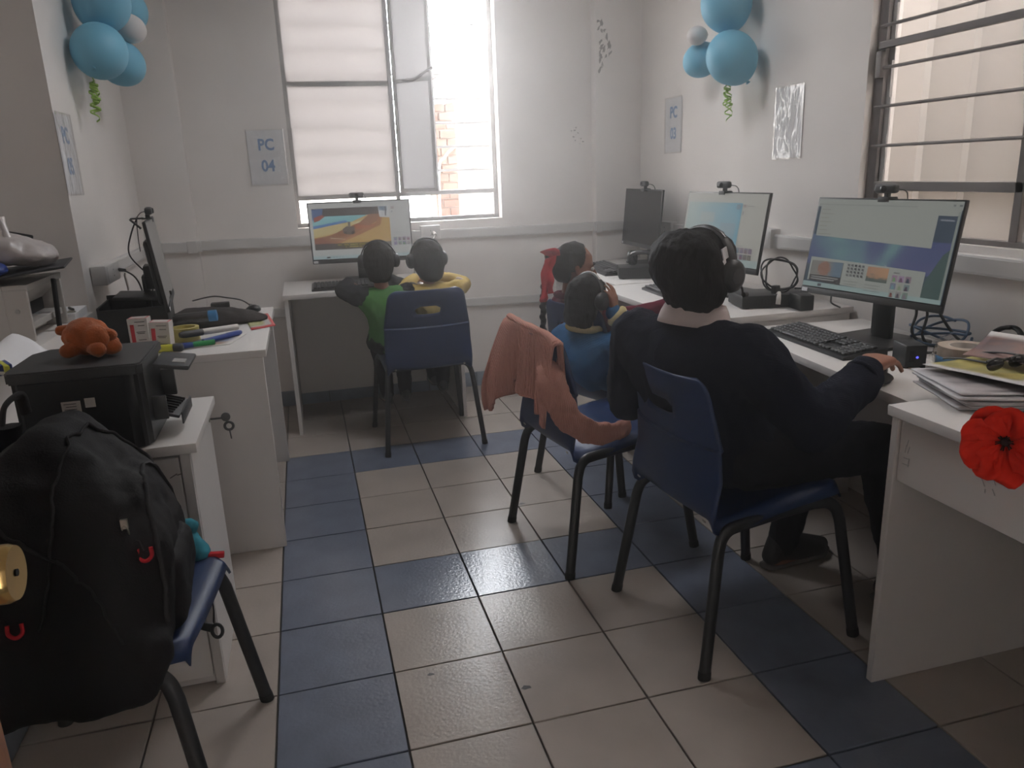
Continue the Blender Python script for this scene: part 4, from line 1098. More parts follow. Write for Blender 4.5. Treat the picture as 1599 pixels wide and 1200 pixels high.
mg = sheet('magazine', 'red-framed picture card at the far corner of the left desk', [(-.04, .935, .7375), (.048, .985, .7375), (.006, 1.30, .7375), (-.09, 1.26, .7375)], 'paper', cat='card',
      colors=lambda u, v: (.50, .04, .04) if (u > .84 or v < .10) else ((.50, .48, .46) if (u > .66 or v < .2 or v > .85) else ((.32, .38, .12) if noise.noise(V((u*7, v*7, 1))) > 0 else (.46, .44, .24))), thick=.0012)
lead('monitor_lead', [(-.415, 1.15, 1.17), (-.455, 1.18, 1.10), (-.475, 1.2, 1.03), (-.44, 1.2, .97), (-.40, 1.2, .93), (-.41, 1.18, .88), (-.41, 1.15, .85), (-.41, 1.12, .745)], .0028, 'cable', 'webcam lead hanging behind the edge-on monitor')
lead('power_cable', [(-.585, 1.40, .955), (-.54, 1.36, .952), (-.49, 1.30, .93), (-.465, 1.26, .89), (-.455, 1.22, .85), (-.46, 1.2, .745)], .0032, 'cable', 'black plug lead curving from the left wall socket')
lead('monitor_lead', [(-.30, 1.40, .80), (-.22, 1.42, .81), (-.16, 1.42, .80), (-.10, 1.44, .78), (-.06, 1.44, .745)], .003, 'cable', 'short black lead arching behind the grey felt')
b = NB(); box(b, (-.19, 1.40, .760), (.075, .04, .05), None, .004)
solo('power_brick', b, 'black', 'small black adapter lying behind the grey felt', 'adapter', smooth=40)

# ------------------------------------------------------------------ sockets
def socket(label, c, s, nrm_, plug=None):
    t = thing('wall_socket', label, 'socket', c, 0, 'surface-mounted wall sockets')
    obj('box', box(NB(), (0, 0, 0), s, None, .004), 'trunk', t)
    n = V(nrm_); hs = V((s[0]/2, s[1]/2, s[2]/2)); f = V((n.x*hs.x, n.y*hs.y, n.z*hs.z))
    b = NB(); pl = V((.003 if n.x else s[0]*.8, .003 if n.y else s[1]*.8, s[2]*.8)); box(b, f, pl, None, .001); obj('face_plate', b, 'trunk', t)
    b = NB()
    for dz in (-.012, .012): lathe(b, [(0, 0), (.0028, 0), (.0028, .0008), (0, .0008)], 8, disc_mtx(f+n*.0016+V((.0, 0, dz)), n))
    obj('socket_hole', b, 'rubber', t)
    return t
socket('socket box on the left wall with a black plug', (-.592, 1.30, .952), (.055, .235, .075), (1, 0, 0))
b = NB(); tube(b, [(-.565, 1.395, .953), (-.535, 1.37, .951)], [.008, .006], 10); solo('plug', b, 'cable', 'black plug in the left wall socket', 'plug')
b = NB(); box(b, (-.535, 1.36, .905), (.004, .022, .07), Matrix.Rotation(.35, 4, 'X')); solo('cable_tag', b, 'print_white', 'pale paper tag hanging by the left wall socket', 'tag')
socket('socket box under the far window with a white plug', (.905, 2.398, .957), (.115, .045, .085), (0, -1, 0))
wp = NB(); tube(wp, [(.92, 2.374, .955), (.925, 2.345, .945)], [.014, .011], 10); tube(wp, spline([(.925, 2.35, .945), (.90, 2.30, .925), (.86, 2.27, .905), (.80, 2.27, .87), (.78, 2.28, .742)], 6), .004, 6)
solo('plug', wp, 'print_white', 'white plug and lead in the socket under the far window', 'plug', smooth=50)
socket('grey socket box on the right wall between the two lit monitors', (2.19, .935, .955), (.05, .10, .085), (-1, 0, 0))
socket('socket box on the right wall beside the dark monitor', (2.19, 1.92, .935), (.05, .15, .085), (-1, 0, 0))

# ------------------------------------------------------------------ signs in plastic sleeves
def sign(label, lines, c, rz, seed, crumple=.004, paper=True, w=.205, h=.295):
    t = thing('sign', label, 'sign', c, rz, 'signs in plastic sleeves on the walls')
    if paper: obj('paper', box(NB(), (0, -.0012, 0), (w-.012, .0008, h-.012)), 'paper', t, smooth=0)
    for s, z in lines:
        b = text_bm(s, .082, .0022, .0004); b.transform(Matrix.Translation((0, -.0022, z)) @ Matrix.Diagonal((.86, 1, 1, 1))); obj('lettering', b, 'ink', t, smooth=0)
    def f(u, v):
        x = (u-.5)*w; z = (v-.5)*h
        e = min(1, 8*min(u, 1-u, v, 1-v)+.25)
        n1 = noise.noise(V((u*4.5, v*2.2, seed))); n2 = abs(noise.noise(V((u*9+n1, v*4, seed+5))))
        return V((x, -.0065-crumple*e*(n1+1.2*n2), z))
    b = NB(); grid(b, 30, 40, f); obj('sleeve', b, 'film', t, smooth=80)
    for s in (-1, 1): obj('seam', box(NB(), (s*w*.47, -.0045, 0), (.004, .0015, h)), 'film', t, smooth=0)
    return t
sign('flat sign reading PC 03 on the right wall near the corner', [('PC', .065), ('03', -.045)], (XR-.001, 1.922, 1.494), -PI/2, 1, .002)
sign('crumpled glaring sleeve without readable text between balloons and right window', [], (XR-.001, .867, 1.438), -PI/2, 2, .007)
sign('crumpled sign reading PC 04 on the far wall beside the window', [('PC', .065), ('04', -.045)], (.045, YF-.001, 1.405), 0, 3, .022)
sign('sign reading PC 05 at the edge of the left wall', [('PC', .065), ('05', -.045)], (XL-.011, 1.185, 1.405), PI/2, 4, .006)

# ------------------------------------------------------------------ balloons
def balloon(label, c, r, knot, white=False, group='balloons of the right cluster', squash=1.12):
    c = V(c); k = V(knot).normalized()
    t = thing('balloon', label, 'balloon', c, 0, group)
    n = 18; prof = [(0, squash)]
    for i in range(1, n):
        a = PI*i/n; z = math.cos(a); rr = math.sin(a)
        if z < 0: rr *= 1-.12*(-z)**2
        prof.append((rr, z*squash))
    prof.append((.07, -squash*.985))
    b = NB(); lathe(b, [(p[0]*r, p[1]*r) for p in prof], 32, disc_mtx((0, 0, 0), -k)); obj('envelope', b, 'balloon_white' if white else 'balloon', t, smooth=80)
    b = NB(); lathe(b, [(.07*r, -squash*.975*r), (.05*r, -squash*r*1.03), (.10*r, -squash*r*1.09), (.03*r, -squash*r*1.08)], 14, disc_mtx((0, 0, 0), -k)); obj('knot', b, 'balloon_white' if white else 'balloon', t, smooth=60)
    return t
balloon('large blue balloon at the lower right of the right cluster', (2.085, 1.125, 1.725), .108, (.5, .0, -.6))
balloon('blue balloon at the top of the right cluster', (2.085, 1.19, 1.955), .110, (.3, 0, -1))
balloon('smaller blue balloon at the left of the right cluster', (2.115, 1.455, 1.765), .080, (.5, -.6, .3))
balloon('small white balloon of the right cluster', (2.06, 1.40, 1.862), .043, (.7, -.5, 0), True)
gl = 'balloons of the left cluster'
balloon('large blue balloon at the front of the left cluster', (-.51, 1.46, 1.80), .104, (-.1, -.75, -.6), group=gl)
balloon('blue balloon at the top of the left cluster', (-.49, 1.55, 1.995), .108, (-.3, 0, -1), group=gl)
balloon('blue balloon half hidden behind the front one of the left cluster', (-.482, 1.70, 1.79), .092, (-.5, -.6, .3), group=gl)
balloon('blue balloon behind the top one of the left cluster', (-.47, 1.88, 2.03), .095, (-.5, -.6, .1), group=gl)
balloon('white balloon of the left cluster', (-.425, 1.70, 1.925), .058, (-.7, -.3, .2), True, group=gl)
def curl_ribbon(label, top, drops, seed):
    t = thing('curling_ribbon', label, 'ribbon', top, 0)
    random.seed(seed)
    for k, L in enumerate(drops):
        ph = random.uniform(0, 6); r = random.uniform(.010, .017); dx, dy = random.uniform(-.012, .012), random.uniform(-.03, .03); tn = random.uniform(3.0, 4.6)
        b = NB(); N_ = 70; a = []; c = []
        for i in range(N_+1):
            s = i/N_; ang = ph+2*PI*tn*s; rr = r*min(1, s*5)
            p = V((dx*s+rr*math.cos(ang), dy*s+rr*math.sin(ang), -L*s + .006*math.sin(ang*.5)))
            a.append(b.verts.new(p+V((0, 0, .0035)))); c.append(b.verts.new(p-V((0, 0, .0035))))
        for i in range(N_): b.faces.new((a[i], a[i+1], c[i+1], c[i]))
        obj('strand', b, 'ribbon', t, smooth=80, solid=.0004)
    return t
curl_ribbon('green curled ribbon under the right balloon cluster', (2.10, 1.19, 1.64), (.15, .17, .12, .10), 1)
curl_ribbon('green curled ribbon under the left balloon cluster', (-.545, 1.43, 1.70), (.16, .14, .11, .09), 2)

# ------------------------------------------------------------------ things at the left
bp_ = thing('printer', 'black desktop printer with a white label on the low cabinet', 'printer', (-.36, -.08, .68), 0)
b = NB(); prism(b, [(-.478, -.215), (-.236, -.215), (-.212, -.19), (-.212, .045), (-.46, .045), (-.49, .0), (-.49, -.18)], .684, .862)
bmesh.ops.bevel(b, geom=[e for e in b.edges if abs(e.verts[0].co.z-e.verts[1].co.z) > .1], offset=.012, segments=3, affect='EDGES')
obj('body', b, 'black', bp_, world=True, smooth=35)
b = NB(); prism(b, [(-.484, -.222), (-.215, -.222), (-.205, -.21), (-.205, .050), (-.465, .050), (-.496, .0), (-.496, -.19)], .864, .890); bmesh.ops.bevel(b, geom=b.edges[:], offset=.004, segments=2, affect='EDGES')
obj('scanner_lid', b, 'dark_grey', bp_, world=True, smooth=35)
b = NB(); box(b, (-.165, -.02, .846), (.085, .15, .012), Matrix.Rotation(.16, 4, 'Y'), .004); pn = obj('control_panel', b, 'dark_grey', bp_, world=True)
b = NB(); box(b, (-.150, -.045, .8505), (.03, .04, .002), Matrix.Rotation(.16, 4, 'Y')); obj('display', b, 'steel_light', pn, world=True, smooth=0)
b = NB(); box(b, (-.185, -.05, .735), (.06, .16, .008), Matrix.Rotation(.32, 4, 'Y'), .002); box(b, (-.150, -.05, .722), (.004, .16, .03), None, .001); box(b, (-.2, .03, .78), (.04, .012, .07), None, .002); box(b, (-.2, -.13, .755), (.04, .01, .06), None, .002)
obj('output_tray', b, 'dark_grey', bp_, world=True)
b = NB()
for k in range(7): box(b, (-.196+.002*k, -.115+.020*k, .742), (.05, .004, .010), Matrix.Rotation(.32, 4, 'Y'))
obj('tray_ribs', b, 'black', bp_, world=True, smooth=0)
lb = NB(); box(lb, (-.366, -.2155, .797), (.040, .0008, .034)); box(lb, (-.326, -.2155, .807), (.022, .0008, .022)); lb_ = obj('label', lb, 'box_white', bp_, world=True, smooth=0)
b = NB()
for k in range(4): box(b, (-.368+.002*(k % 2), -.2162, .808-.0065*k), (.026-.004*(k % 2), .0004, .0016))
obj('print', b, 'dark_grey', lb_, world=True, smooth=0)
pl = thing('plush_toy', 'round orange plush toy with stubby lobes on the black printer', 'toy', (-.365, -.08, .89), 0)
b = NB(); hull(b, [((-.343, -.078, .938), (.055, .052, .048))])
hull(b, [((-.315, -.112, .938), (.032, .028, .032))])
r_ = remesh(b, .0045, 4); ripple(r_, .002, 60, 1); obj('body', r_, 'plush', pl, world=True, smooth=80)
random.seed(6)
for k, (dx, dy, dz, r) in enumerate(((.030, -.050, .022, .019), (.052, -.020, .020, .020), (.048, -.018, .048, .018), (.040, .018, .022, .020), (-.030, -.042, .022, .018), (.014, .044, .024, .018), (-.046, -.004, .065, .013), (-.020, .040, .022, .018))):
    b = NB(); hull(b, [((-.343+dx*1.15, -.078+dy*1.15, .892+dz), r), ((-.343+dx*.5, -.078+dy*.5, .892+dz*.9+.006), r*1.05)]); r_ = remesh(b, .004, 3); ripple(r_, .0015, 70, k); obj('lobe', r_, 'plush', pl, world=True, smooth=80)

wp_ = thing('printer', 'off-white printer standing in the left wall recess', 'printer', (-.80, .68, .83), 0)
b = NB(); bx(-1.02, -.700, .50, .86, .835, 1.008, .006, bm=b); obj('body', b, 'print_white', wp_, world=True)
b = NB(); prism(b, [(-.700, .93), (-.634, .99), (-.634, 1.008), (-.700, 1.008)], .505, .86); b.transform(Matrix.Translation((0, 1.365, 0)) @ Matrix.Rotation(PI/2, 4, 'X')); obj('front_cover', b, 'print_white', wp_, world=True, smooth=30)
b = NB(); bx(-.704, -.636, .502, .518, .835, .995, .004, bm=b); obj('side_cheek', b, 'print_white', wp_, world=True)
b = NB(); bx(-.704, -.636, .845, .861, .835, .995, .004, bm=b); obj('side_cheek', b, 'print_white', wp_, world=True)
b = NB(); bx(-.72, -.645, .519, .844, .868, .890, .003, bm=b); obj('paper_cassette', b, 'print_white', wp_, world=True)
b = NB(); bx(-.71, -.699, .52, .844, .89, .95, bm=b); obj('slot', b, 'black', wp_, world=True, smooth=0)
b = NB(); lathe(b, [(0, 0), (.007, 0), (.007, .003), (0, .003)], 16, disc_mtx((-.67, .5015, .93), (0, -1, 0))); obj('button', b, 'steel_light', wp_, world=True)
ty = NB(); box(ty, (0, 0, 0), (.40, .34, .007), Matrix.Rotation(-.10, 4, 'Y'), .002)
solo('dark_tray', ty, 'dark_grey', 'thin dark tray lying tilted on the off-white printer', 'tray', (-.755, .665, 1.032), .18)
b = NB(); hull(b, [((-.72, .64, 1.105), (.10, .11, .055)), ((-.625, .64, 1.090), (.06, .08, .038))]); b = remesh(b, .008, 2); ripple(b, .016, 11, 4); ripple(b, .006, 30, 7)
for v in b.verts:
    v.co.z = max(v.co.z, 1.040-(v.co.x+.755)*-.10)
bag = solo('plastic_bag', b, 'bagplastic', 'stuffed white plastic bag on the dark tray', 'bag', smooth=80)
b = NB(); tube(b, spline([(-.690, .60, 1.13), (-.690, .60, 1.17), (-.700, .60, 1.205)], 4), [.03, .022, .018, .016, .016, .018, .02, .024, .028], 12, flat=.5); obj('handle', ripple(b, .006, 25, 3), 'bagplastic', bag, smooth=80)
b = NB(); hull(b, [((-.77, .50, 1.07), (.05, .05, .045)), ((-.715, .52, 1.055), (.035, .05, .02))]); b = remesh(b, .007, 2); ripple(b, .010, 16, 9)
solo('blue_bundle', b, 'pen_blue', 'dark blue crumpled bundle beside the white plastic bag', 'bag', smooth=80)
fr = thing('picture_frame', 'small black frame leaning behind the white plastic bag', 'frame', (-.70, .80, 1.05), 0)
b = NB(); box(b, (-.725, .80, 1.095), (.075, .012, .11), Matrix.Rotation(.25, 4, 'Y'), .004); obj('frame', b, 'black', fr, world=True)
b = NB(); tube(b, [(-.752, .79, 1.07), (-.742, .79, 1.135), (-.700, .79, 1.125), (-.712, .79, 1.06)], .0025, 6, True); obj('inner_edge', b, 'print_white', fr, world=True)
b = NB(); box(b, (-.690, .955, .846), (.145, .20, .030), .05, .001, 1); solo('paper_ream', b, 'paper', 'ream of white paper on the sill of the left recess', 'paper', smooth=0)
b = NB(); tube(b, [(-.66, .98, .866), (-.635, .93, .866)], .005, 8); solo('pen', b, 'dark_grey', 'short dark pen on the paper ream', 'pen')
b = NB(); tube(b, [(-.63+.012*math.cos(a), .885+.012*math.sin(a), .865) for a in [2*PI*k/18 for k in range(18)]], .0028, 8, True); solo('ring', b, 'metal', 'small metal ring on the paper ream', 'ring')
b = NB(); box(b, (-.628, .735, .915), (.012, .02, .17), Matrix.Rotation(-.2, 4, 'X'), .003); solo('dark_bar', b, 'rubber', 'narrow dark bar leaning by the off-white printer', 'bar')
b = NB()
grid(b, 14, 10, lambda u, v: V((-.70+.17*u, .30-.30*v, .838+.075*math.sin(PI*min(1, u*1.05))**1.5*(1-.5*v)*(1-u*.5)+.006*noise.noise(V((u*5, v*5, 0))))))
solo('white_cloth', b, 'paper', 'rumpled white cloth on the sill of the left recess', 'cloth', smooth=80, solid=.004)
b = NB(); box(b, (-.600, .06, .853), (.055, .11, .026), .5, .002)
yb = solo('small_box', b, 'pen_blue', 'blue and yellow packet at the left edge on the sill', 'box', smooth=40)
b = NB(); box(b, (-.578, .046, .853), (.010, .112, .0275), .5, .001); obj('yellow_edge', b, 'hi_yellow', yb)

# ------------------------------------------------------------------ backpack on its chair
pk = thing('backpack', 'black backpack with small red loops on the lower left chair', 'backpack', (-.33, -.53, .44), 0)
def lean(p):   # local u toward the room (+x), v along y, w up along the leaning back
    u, v, w = p
    return V((-.47+u+.12*w-.25*max(0, w)*.55*w, -.525+v, .448+w))
b = NB()
def bh(l): hull(b, [(lean(p), r) for p, r in l])
bh([((.06, -.20, .05), .055), ((.06, .12, .06), .055), ((.27, -.20, .05), .055), ((.27, .12, .05), .055), ((.07, -.13, .30), .06), ((.07, .10, .30), .06), ((.22, -.13, .26), .055), ((.23, .10, .25), .05), ((.13, -.06, .365), .058), ((.14, .05, .36), .055)])
bh([((.30, -.17, .035), .045), ((.29, .11, .045), .045), ((.29, -.12, .18), .045), ((.285, .09, .17), .04), ((.25, -.07, .27), .04), ((.25, .06, .26), .04)])
bh([((.10, -.22, .02), .05), ((.30, -.22, .02), .05), ((.30, -.26, -.03), .035), ((.08, -.26, -.03), .035)])
b = remesh(b, .009, 4); ripple(b, .009, 11, 3); ripple(b, .004, 28, 5)
from mathutils.bvhtree import BVHTree
_bv = BVHTree.FromBMesh(b)
def onbag(p, off=.002):
    q, n_, i_, d_ = _bv.find_nearest(V(p)); return q + n_*off
obj('body', b, 'pack', pk, world=True, smooth=80)
b = NB(); hull(b, [(lean((.325, -.13, .03)), .034), (lean((.32, .05, .04)), .034), (lean((.325, -.11, .12)), .028), (lean((.325, .04, .12)), .028)]); b = remesh(b, .008, 3); ripple(b, .006, 18, 6); obj('front_pocket', b, 'pack', pk, world=True, smooth=80)
b = NB(); hull(b, [(lean((.14, .175, .03)), .034), (lean((.29, .17, .03)), .034), (lean((.16, .16, .13)), .030), (lean((.25, .16, .15)), .028)]); b = remesh(b, .008, 3); ripple(b, .006, 18, 8); _pk = b.copy(); sp = obj('side_pocket', b, 'pack', pk, world=True, smooth=80)
_pv = BVHTree.FromBMesh(_pk); _pk.free()
def onpk(p, off=.003):
    q, n_, i_, d_ = _pv.find_nearest(V(p)); return q + n_*off
b = NB(); tube(b, [onpk(p) for p in spline([lean((.27, .13, .17)), lean((.32, .15, .11)), lean((.33, .16, .03))], 10)], .006, 8, flat=.5); tube(b, [onpk(p) for p in spline([lean((.22, .12, .16)), lean((.27, .10, .09)), lean((.30, .10, .03))], 10)], .005, 8, flat=.5); obj('red_piping', b, 'red', pk, world=True, label='red piping of the side pocket')
def zipper(pts, name='zip'):
    b = NB(); tube(b, [onbag(p) for p in spline([lean(p) for p in pts], 14)], .0045, 8, flat=.6); return obj(name, b, 'pack_trim', pk, world=True, smooth=60)
zipper([(.14, -.28, .10), (.16, -.22, .24), (.17, -.18, .34), (.21, -.07, .425), (.25, .07, .385), (.285, .145, .28), (.315, .155, .12)])
zipper([(.05, -.25, .33), (.14, -.26, .25), (.22, -.26, .17), (.27, -.26, .06)])
zipper([(.345, -.20, .06), (.33, -.155, .21), (.30, .0, .32), (.32, .11, .215), (.345, .145, .10)])
b = NB(); tube(b, spline([lean((.06, -.035, .42)), lean((.07, -.03, .455)), lean((.08, .02, .46)), lean((.08, .035, .42))], 6), .010, 10, flat=.5); obj('top_handle', b, 'pack_trim', pk, world=True, smooth=60)
b = NB(); tube(b, spline([lean((.02, .10, .38)), lean((-.005, .16, .30)), lean((.01, .20, .16)), lean((.05, .19, .03))], 8), .024, 10, flat=.3); obj('shoulder_strap', b, 'pack_trim', pk, world=True, smooth=60)
zc = onbag((-.165, -.705, .700), .006)
b = NB(); tube(b, [zc+V((.0055*math.cos(a), -.002, .016*math.sin(a)-.018)) for a in [2*PI*k/14 for k in range(14)]], .0017, 6, True); box(b, zc, (.012, .006, .018)); obj('zip_pull', b, 'metal', pk, world=True)
def uloop(c, s):
    b = NB(); c = onbag(c, .007); tube(b, spline([c+V((-.012, 0, .011))*s, c+V((-.012, -.003, -.006))*s, c+V((0, -.004, -.015))*s, c+V((.012, -.003, -.006))*s, c+V((.012, 0, .011))*s], 5), .0040*s, 8); obj('red_loop', b, 'red', pk, world=True, smooth=60, label='small red zip loop')
uloop((-.19, -.68, .625), .95); uloop((-.35, -.73, .555), .9)
b = NB(); tube(b, [zc+V((0, 0, -.03)), onbag((-.185, -.69, .65), .006), onbag((-.19, -.68, .632), .007)], .0014, 5); obj('loop_cord', b, 'pack_trim', pk, world=True)
b = NB(); tube(b, spline([lean((.255, .185, .05)), V((-.140, -.322, .435)), V((-.122, -.315, .36)), V((-.118, -.312, .29)), V((-.124, -.305, .245))], 6), .0075, 8, flat=.25); obj('compression_strap', b, 'pack_trim', pk, world=True, smooth=60)
b = NB(); tube(b, [V((-.118+.012*math.cos(a), -.310, .222+.018*math.sin(a))) for a in [2*PI*k/16 for k in range(16)]], .0045, 8, True); box(b, (-.140, -.306, .235), (.025, .006, .022), Matrix.Rotation(.5, 4, 'Y'), .002)
obj('buckle', b, 'black', pk, world=True, smooth=50)
tp = thing('cloth_pouch', 'teal cloth pouch with a red strap beside the backpack', 'pouch', (-.145, -.36, .44), 0)
b = NB(); hull(b, [((-.145, -.340, .478), (.030, .035, .030)), ((-.120, -.355, .458), (.024, .030, .018))]); hull(b, [((-.140, -.325, .515), (.022, .022, .017))]); b = remesh(b, .004, 3); ripple(b, .003, 50, 2); obj('body', b, 'teal', tp, world=True, smooth=80)
b = NB(); box(b, (-.105, -.362, .452), (.075, .014, .013), Matrix.Rotation(.10, 4, 'Y'), .002); obj('strap', b, 'red', tp, world=True, label='red strap')

# ------------------------------------------------------------------ cardigan over the empty chair
def chair_pt(x, y, z):      # the empty chair's own frame
    return XF[CH_MID] @ V((x, y, z))
CH_MID = [o.name for o in bpy.data.objects if o.get('label', '').startswith('empty blue chair')][0]
cg = thing('cardigan', 'pink knitted cardigan hung over the back of the empty blue chair', 'cardigan', (.88, .26, .60), 0)
def drape(u, v):
    # u 0..1 from the far corner (local x=-.20) to the near one, v 0..1 from inside hem over the ridge to outside hem
    x = -.215 + .395*u
    ridge = .790 - .018*abs(2*u-1)**3 - .01*u
    hu = (0, .12, .25, .38, .44, .60, .78, 1.01); hz4 = (.455, .475, .55, .63, .605, .575, .53, .50)
    i = max(k for k in range(7) if hu[k] <= u); hem = hz4[i]+(hz4[i+1]-hz4[i])*(u-hu[i])/(hu[i+1]-hu[i]) + .006*math.sin(u*40)
    out = max(0, 1-u/.28)
    fold = .016*math.sin(u*17+1.5) + .010*math.sin(u*31) + .006*math.sin(u*55)
    if v < .3:
        s = v/.3; y = -.222 + .010*(1-s) + .004*math.sin(u*12); z = ridge - .16*(1-s)
    elif v < .42:
        s = (v-.3)/.12; a = PI*s; y = -.236 - .016*(1-math.cos(a)) + .014; z = ridge + .008*math.sin(a)
    else:
        s = (v-.42)/.58; y = -.256 - .020*math.sin(s*PI*.5) + fold*s - .07*out*math.sin(s*PI*.6); z = ridge - (ridge-hem)*s
        x -= .035*out*s**.8*math.sin(s*PI*.55)
    rb_ = .0022*math.sin(u*230) + .010*noise.noise(V((u*5, v*3, 6)))*min(1, max(0, v-.35)*4)
    return chair_pt(x, y-rb_, z) + V((0, 0, .004*noise.noise(V((u*8, v*8, 2)))))
b = NB(); grid(b, 170, 44, drape); obj('front_panel', b, 'cardigan', cg, world=True, solid=.010, smooth=80)
# hanging front edge that stands away from the far corner
def flap(u, v):
    A_ = drape(0, .36+.64*v); B3 = chair_pt(-.185, -.205-.03*v, .788-.27*v)
    return A_.lerp(B3, u) + (chair_pt(-.05, 0, 0)-chair_pt(0, 0, 0))*math.sin(PI*u)*(.5+.5*math.sin(v*9+.6)*.4+.3*v) + V((0, 0, .006*math.sin(u*9)*(1-v)))
b = NB(); grid(b, 20, 34, flap); obj('side_fold', b, 'cardigan', cg, world=True, solid=.011, smooth=80)
slp = [chair_pt(*p) for p in ((.125, -.262, .70), (.170, -.262, .665), (.19, -.258, .62), (.205, -.235, .555), (.215, -.185, .505), (.215, -.12, .470), (.200, -.045, .462), (.17, .02, .459))]
b = NB(); tube(b, spline(slp, 8), [(.052-.016*abs(k/56-.35)-.012*(k/56))*min(1, .62+k/22) for k in range(57)], 18, flat=.42, up=V((0, 1, 0)))
b = remesh(b, .006, 2); ripple(b, .007, 22, 4); ripple(b, .004, 50, 2)
obj('sleeve', b, 'cardigan', cg, world=True, smooth=80)
b = NB(); tube(b, spline([chair_pt(x, y, z) for x, y, z in ((-.20, -.236, .800), (-.10, -.245, .797), (0, -.247, .794), (.10, -.245, .788), (.17, -.243, .772))], 6), .013, 10, flat=.7); obj('collar_rib', b, 'cardigan', cg, world=True, smooth=80)

# ------------------------------------------------------------------ people
def add_hand(bm, wrist, d, n, side, s=1.0, curl=.5, spread=.12, curls=None, thumb_in=.3):
    """d: along the hand, n: the way the palm faces, side: +1/-1 where the thumb lies along d x n"""
    w = V(wrist); d = V(d).normalized(); n = (V(n)-d*V(n).dot(d)).normalized(); t = d.cross(n)*side
    def P(a, b_, c): return w + (d*a + t*b_ + n*c)*s
    hull(bm, [(P(0, .012, 0), .017*s), (P(0, -.012, 0), .016*s), (P(.078, .030, -.002), .0115*s), (P(.082, .008, -.004), .0115*s), (P(.074, -.028, -.002), .0105*s), (P(.03, .022, .008), .014*s)])
    for k, (off, base, L, r) in enumerate(((.030, .080, .072, .0088), (.010, .086, .080, .0090), (-.010, .082, .074, .0086), (-.028, .074, .058, .0078))):
        cu = curls[k] if curls else curl
        p = P(base, off, 0); ang = 0; sp = (.5-k/3)*2*spread
        for seg, (f, ra) in enumerate(((.45, 1), (.31, .92), (.24, .84))):
            ang += cu*(.55, .85, .6)[seg]
            dd = (d*math.cos(ang)+n*math.sin(ang)+t*sp).normalized()
            q = p + dd*L*f*s
            hull(bm, [(p, r*ra*s), (q, r*(ra-.07)*s)]); p = q
    p = P(.018, .020, .004); dd = (d*.55+t*.80+n*thumb_in).normalized()
    for L, r0, r1 in ((.042, .0135, .0108), (.032, .0102, .0094), (.024, .0092, .0075)):
        q = p+dd*L*s; hull(bm, [(p, r0*s), (q, r1*s)]); p = q; dd = (dd+d*.35+n*thumb_in*.4).normalized()

def head_frame(F, up=(0, 0, 1)):
    F = V(F).normalized(); U = (V(up)-F*V(up).dot(F)).normalized(); return F, U, F.cross(U)
def add_head(bm, c, F, U, R, H):
    B = (R, F, U); c = V(c)
    def P(r, f, u): return c + (R*r+F*f+U*u)*H
    hull(bm, [(P(0, -.03, .10), (.335*H, .42*H, .395*H), B)])
    hull(bm, [(P(0, .10, -.16), (.25*H, .26*H, .24*H), B), (P(0, .29, -.42), (.095*H, .07*H, .06*H), B), (P(.19, .02, -.26), .06*H), (P(-.19, .02, -.26), .06*H)])
    hull(bm, [(P(0, .385, .03), .028*H), (P(0, .455, -.105), .036*H), (P(.045, .40, -.125), .026*H), (P(-.045, .40, -.125), .026*H)])
    hull(bm, [(P(.13, .345, .065), .035*H), (P(-.13, .345, .065), .035*H)])
    hull(bm, [(P(.05, .37, -.235), .026*H), (P(-.05, .37, -.235), .026*H)])
    hull(bm, [(P(.17, .30, -.10), .055*H)]); hull(bm, [(P(-.17, .30, -.10), .055*H)])
    for s in (-1, 1): hull(bm, [(P(s*.335, -.02, .03), (.03*H, .065*H, .085*H), B), (P(s*.325, .0, -.09), (.025*H, .04*H, .05*H), B)])
def face_parts(t, c, F, U, R, H):
    c = V(c)
    def P(r, f, u): return c + (R*r+F*f+U*u)*H
    for s in (-1, 1):
        b = NB(); hull(b, [(P(s*.135, .345, .005), .045*H)]); e = obj('eye', b, 'eye', t, world=True, smooth=80)
        b = NB(); hull(b, [(P(s*.135, .378, .003), .020*H)]); obj('iris', b, 'iris', e, world=True, smooth=80)
        b = NB(); hull(b, [(P(s*.07, .395, .085), .014*H), (P(s*.15, .385, .105), .014*H), (P(s*.22, .335, .085), .010*H)]); obj('eyebrow', b, 'hair', t, world=True, smooth=80)
    b = NB(); hull(b, [(P(-.085, .362, -.235), .014*H), (P(0, .405, -.232), .020*H), (P(.085, .362, -.235), .014*H)]); hull(b, [(P(-.06, .365, -.262), .014*H), (P(0, .395, -.266), .020*H), (P(.06, .365, -.262), .014*H)])
    obj('mouth', b, 'lips', t, world=True, smooth=80)
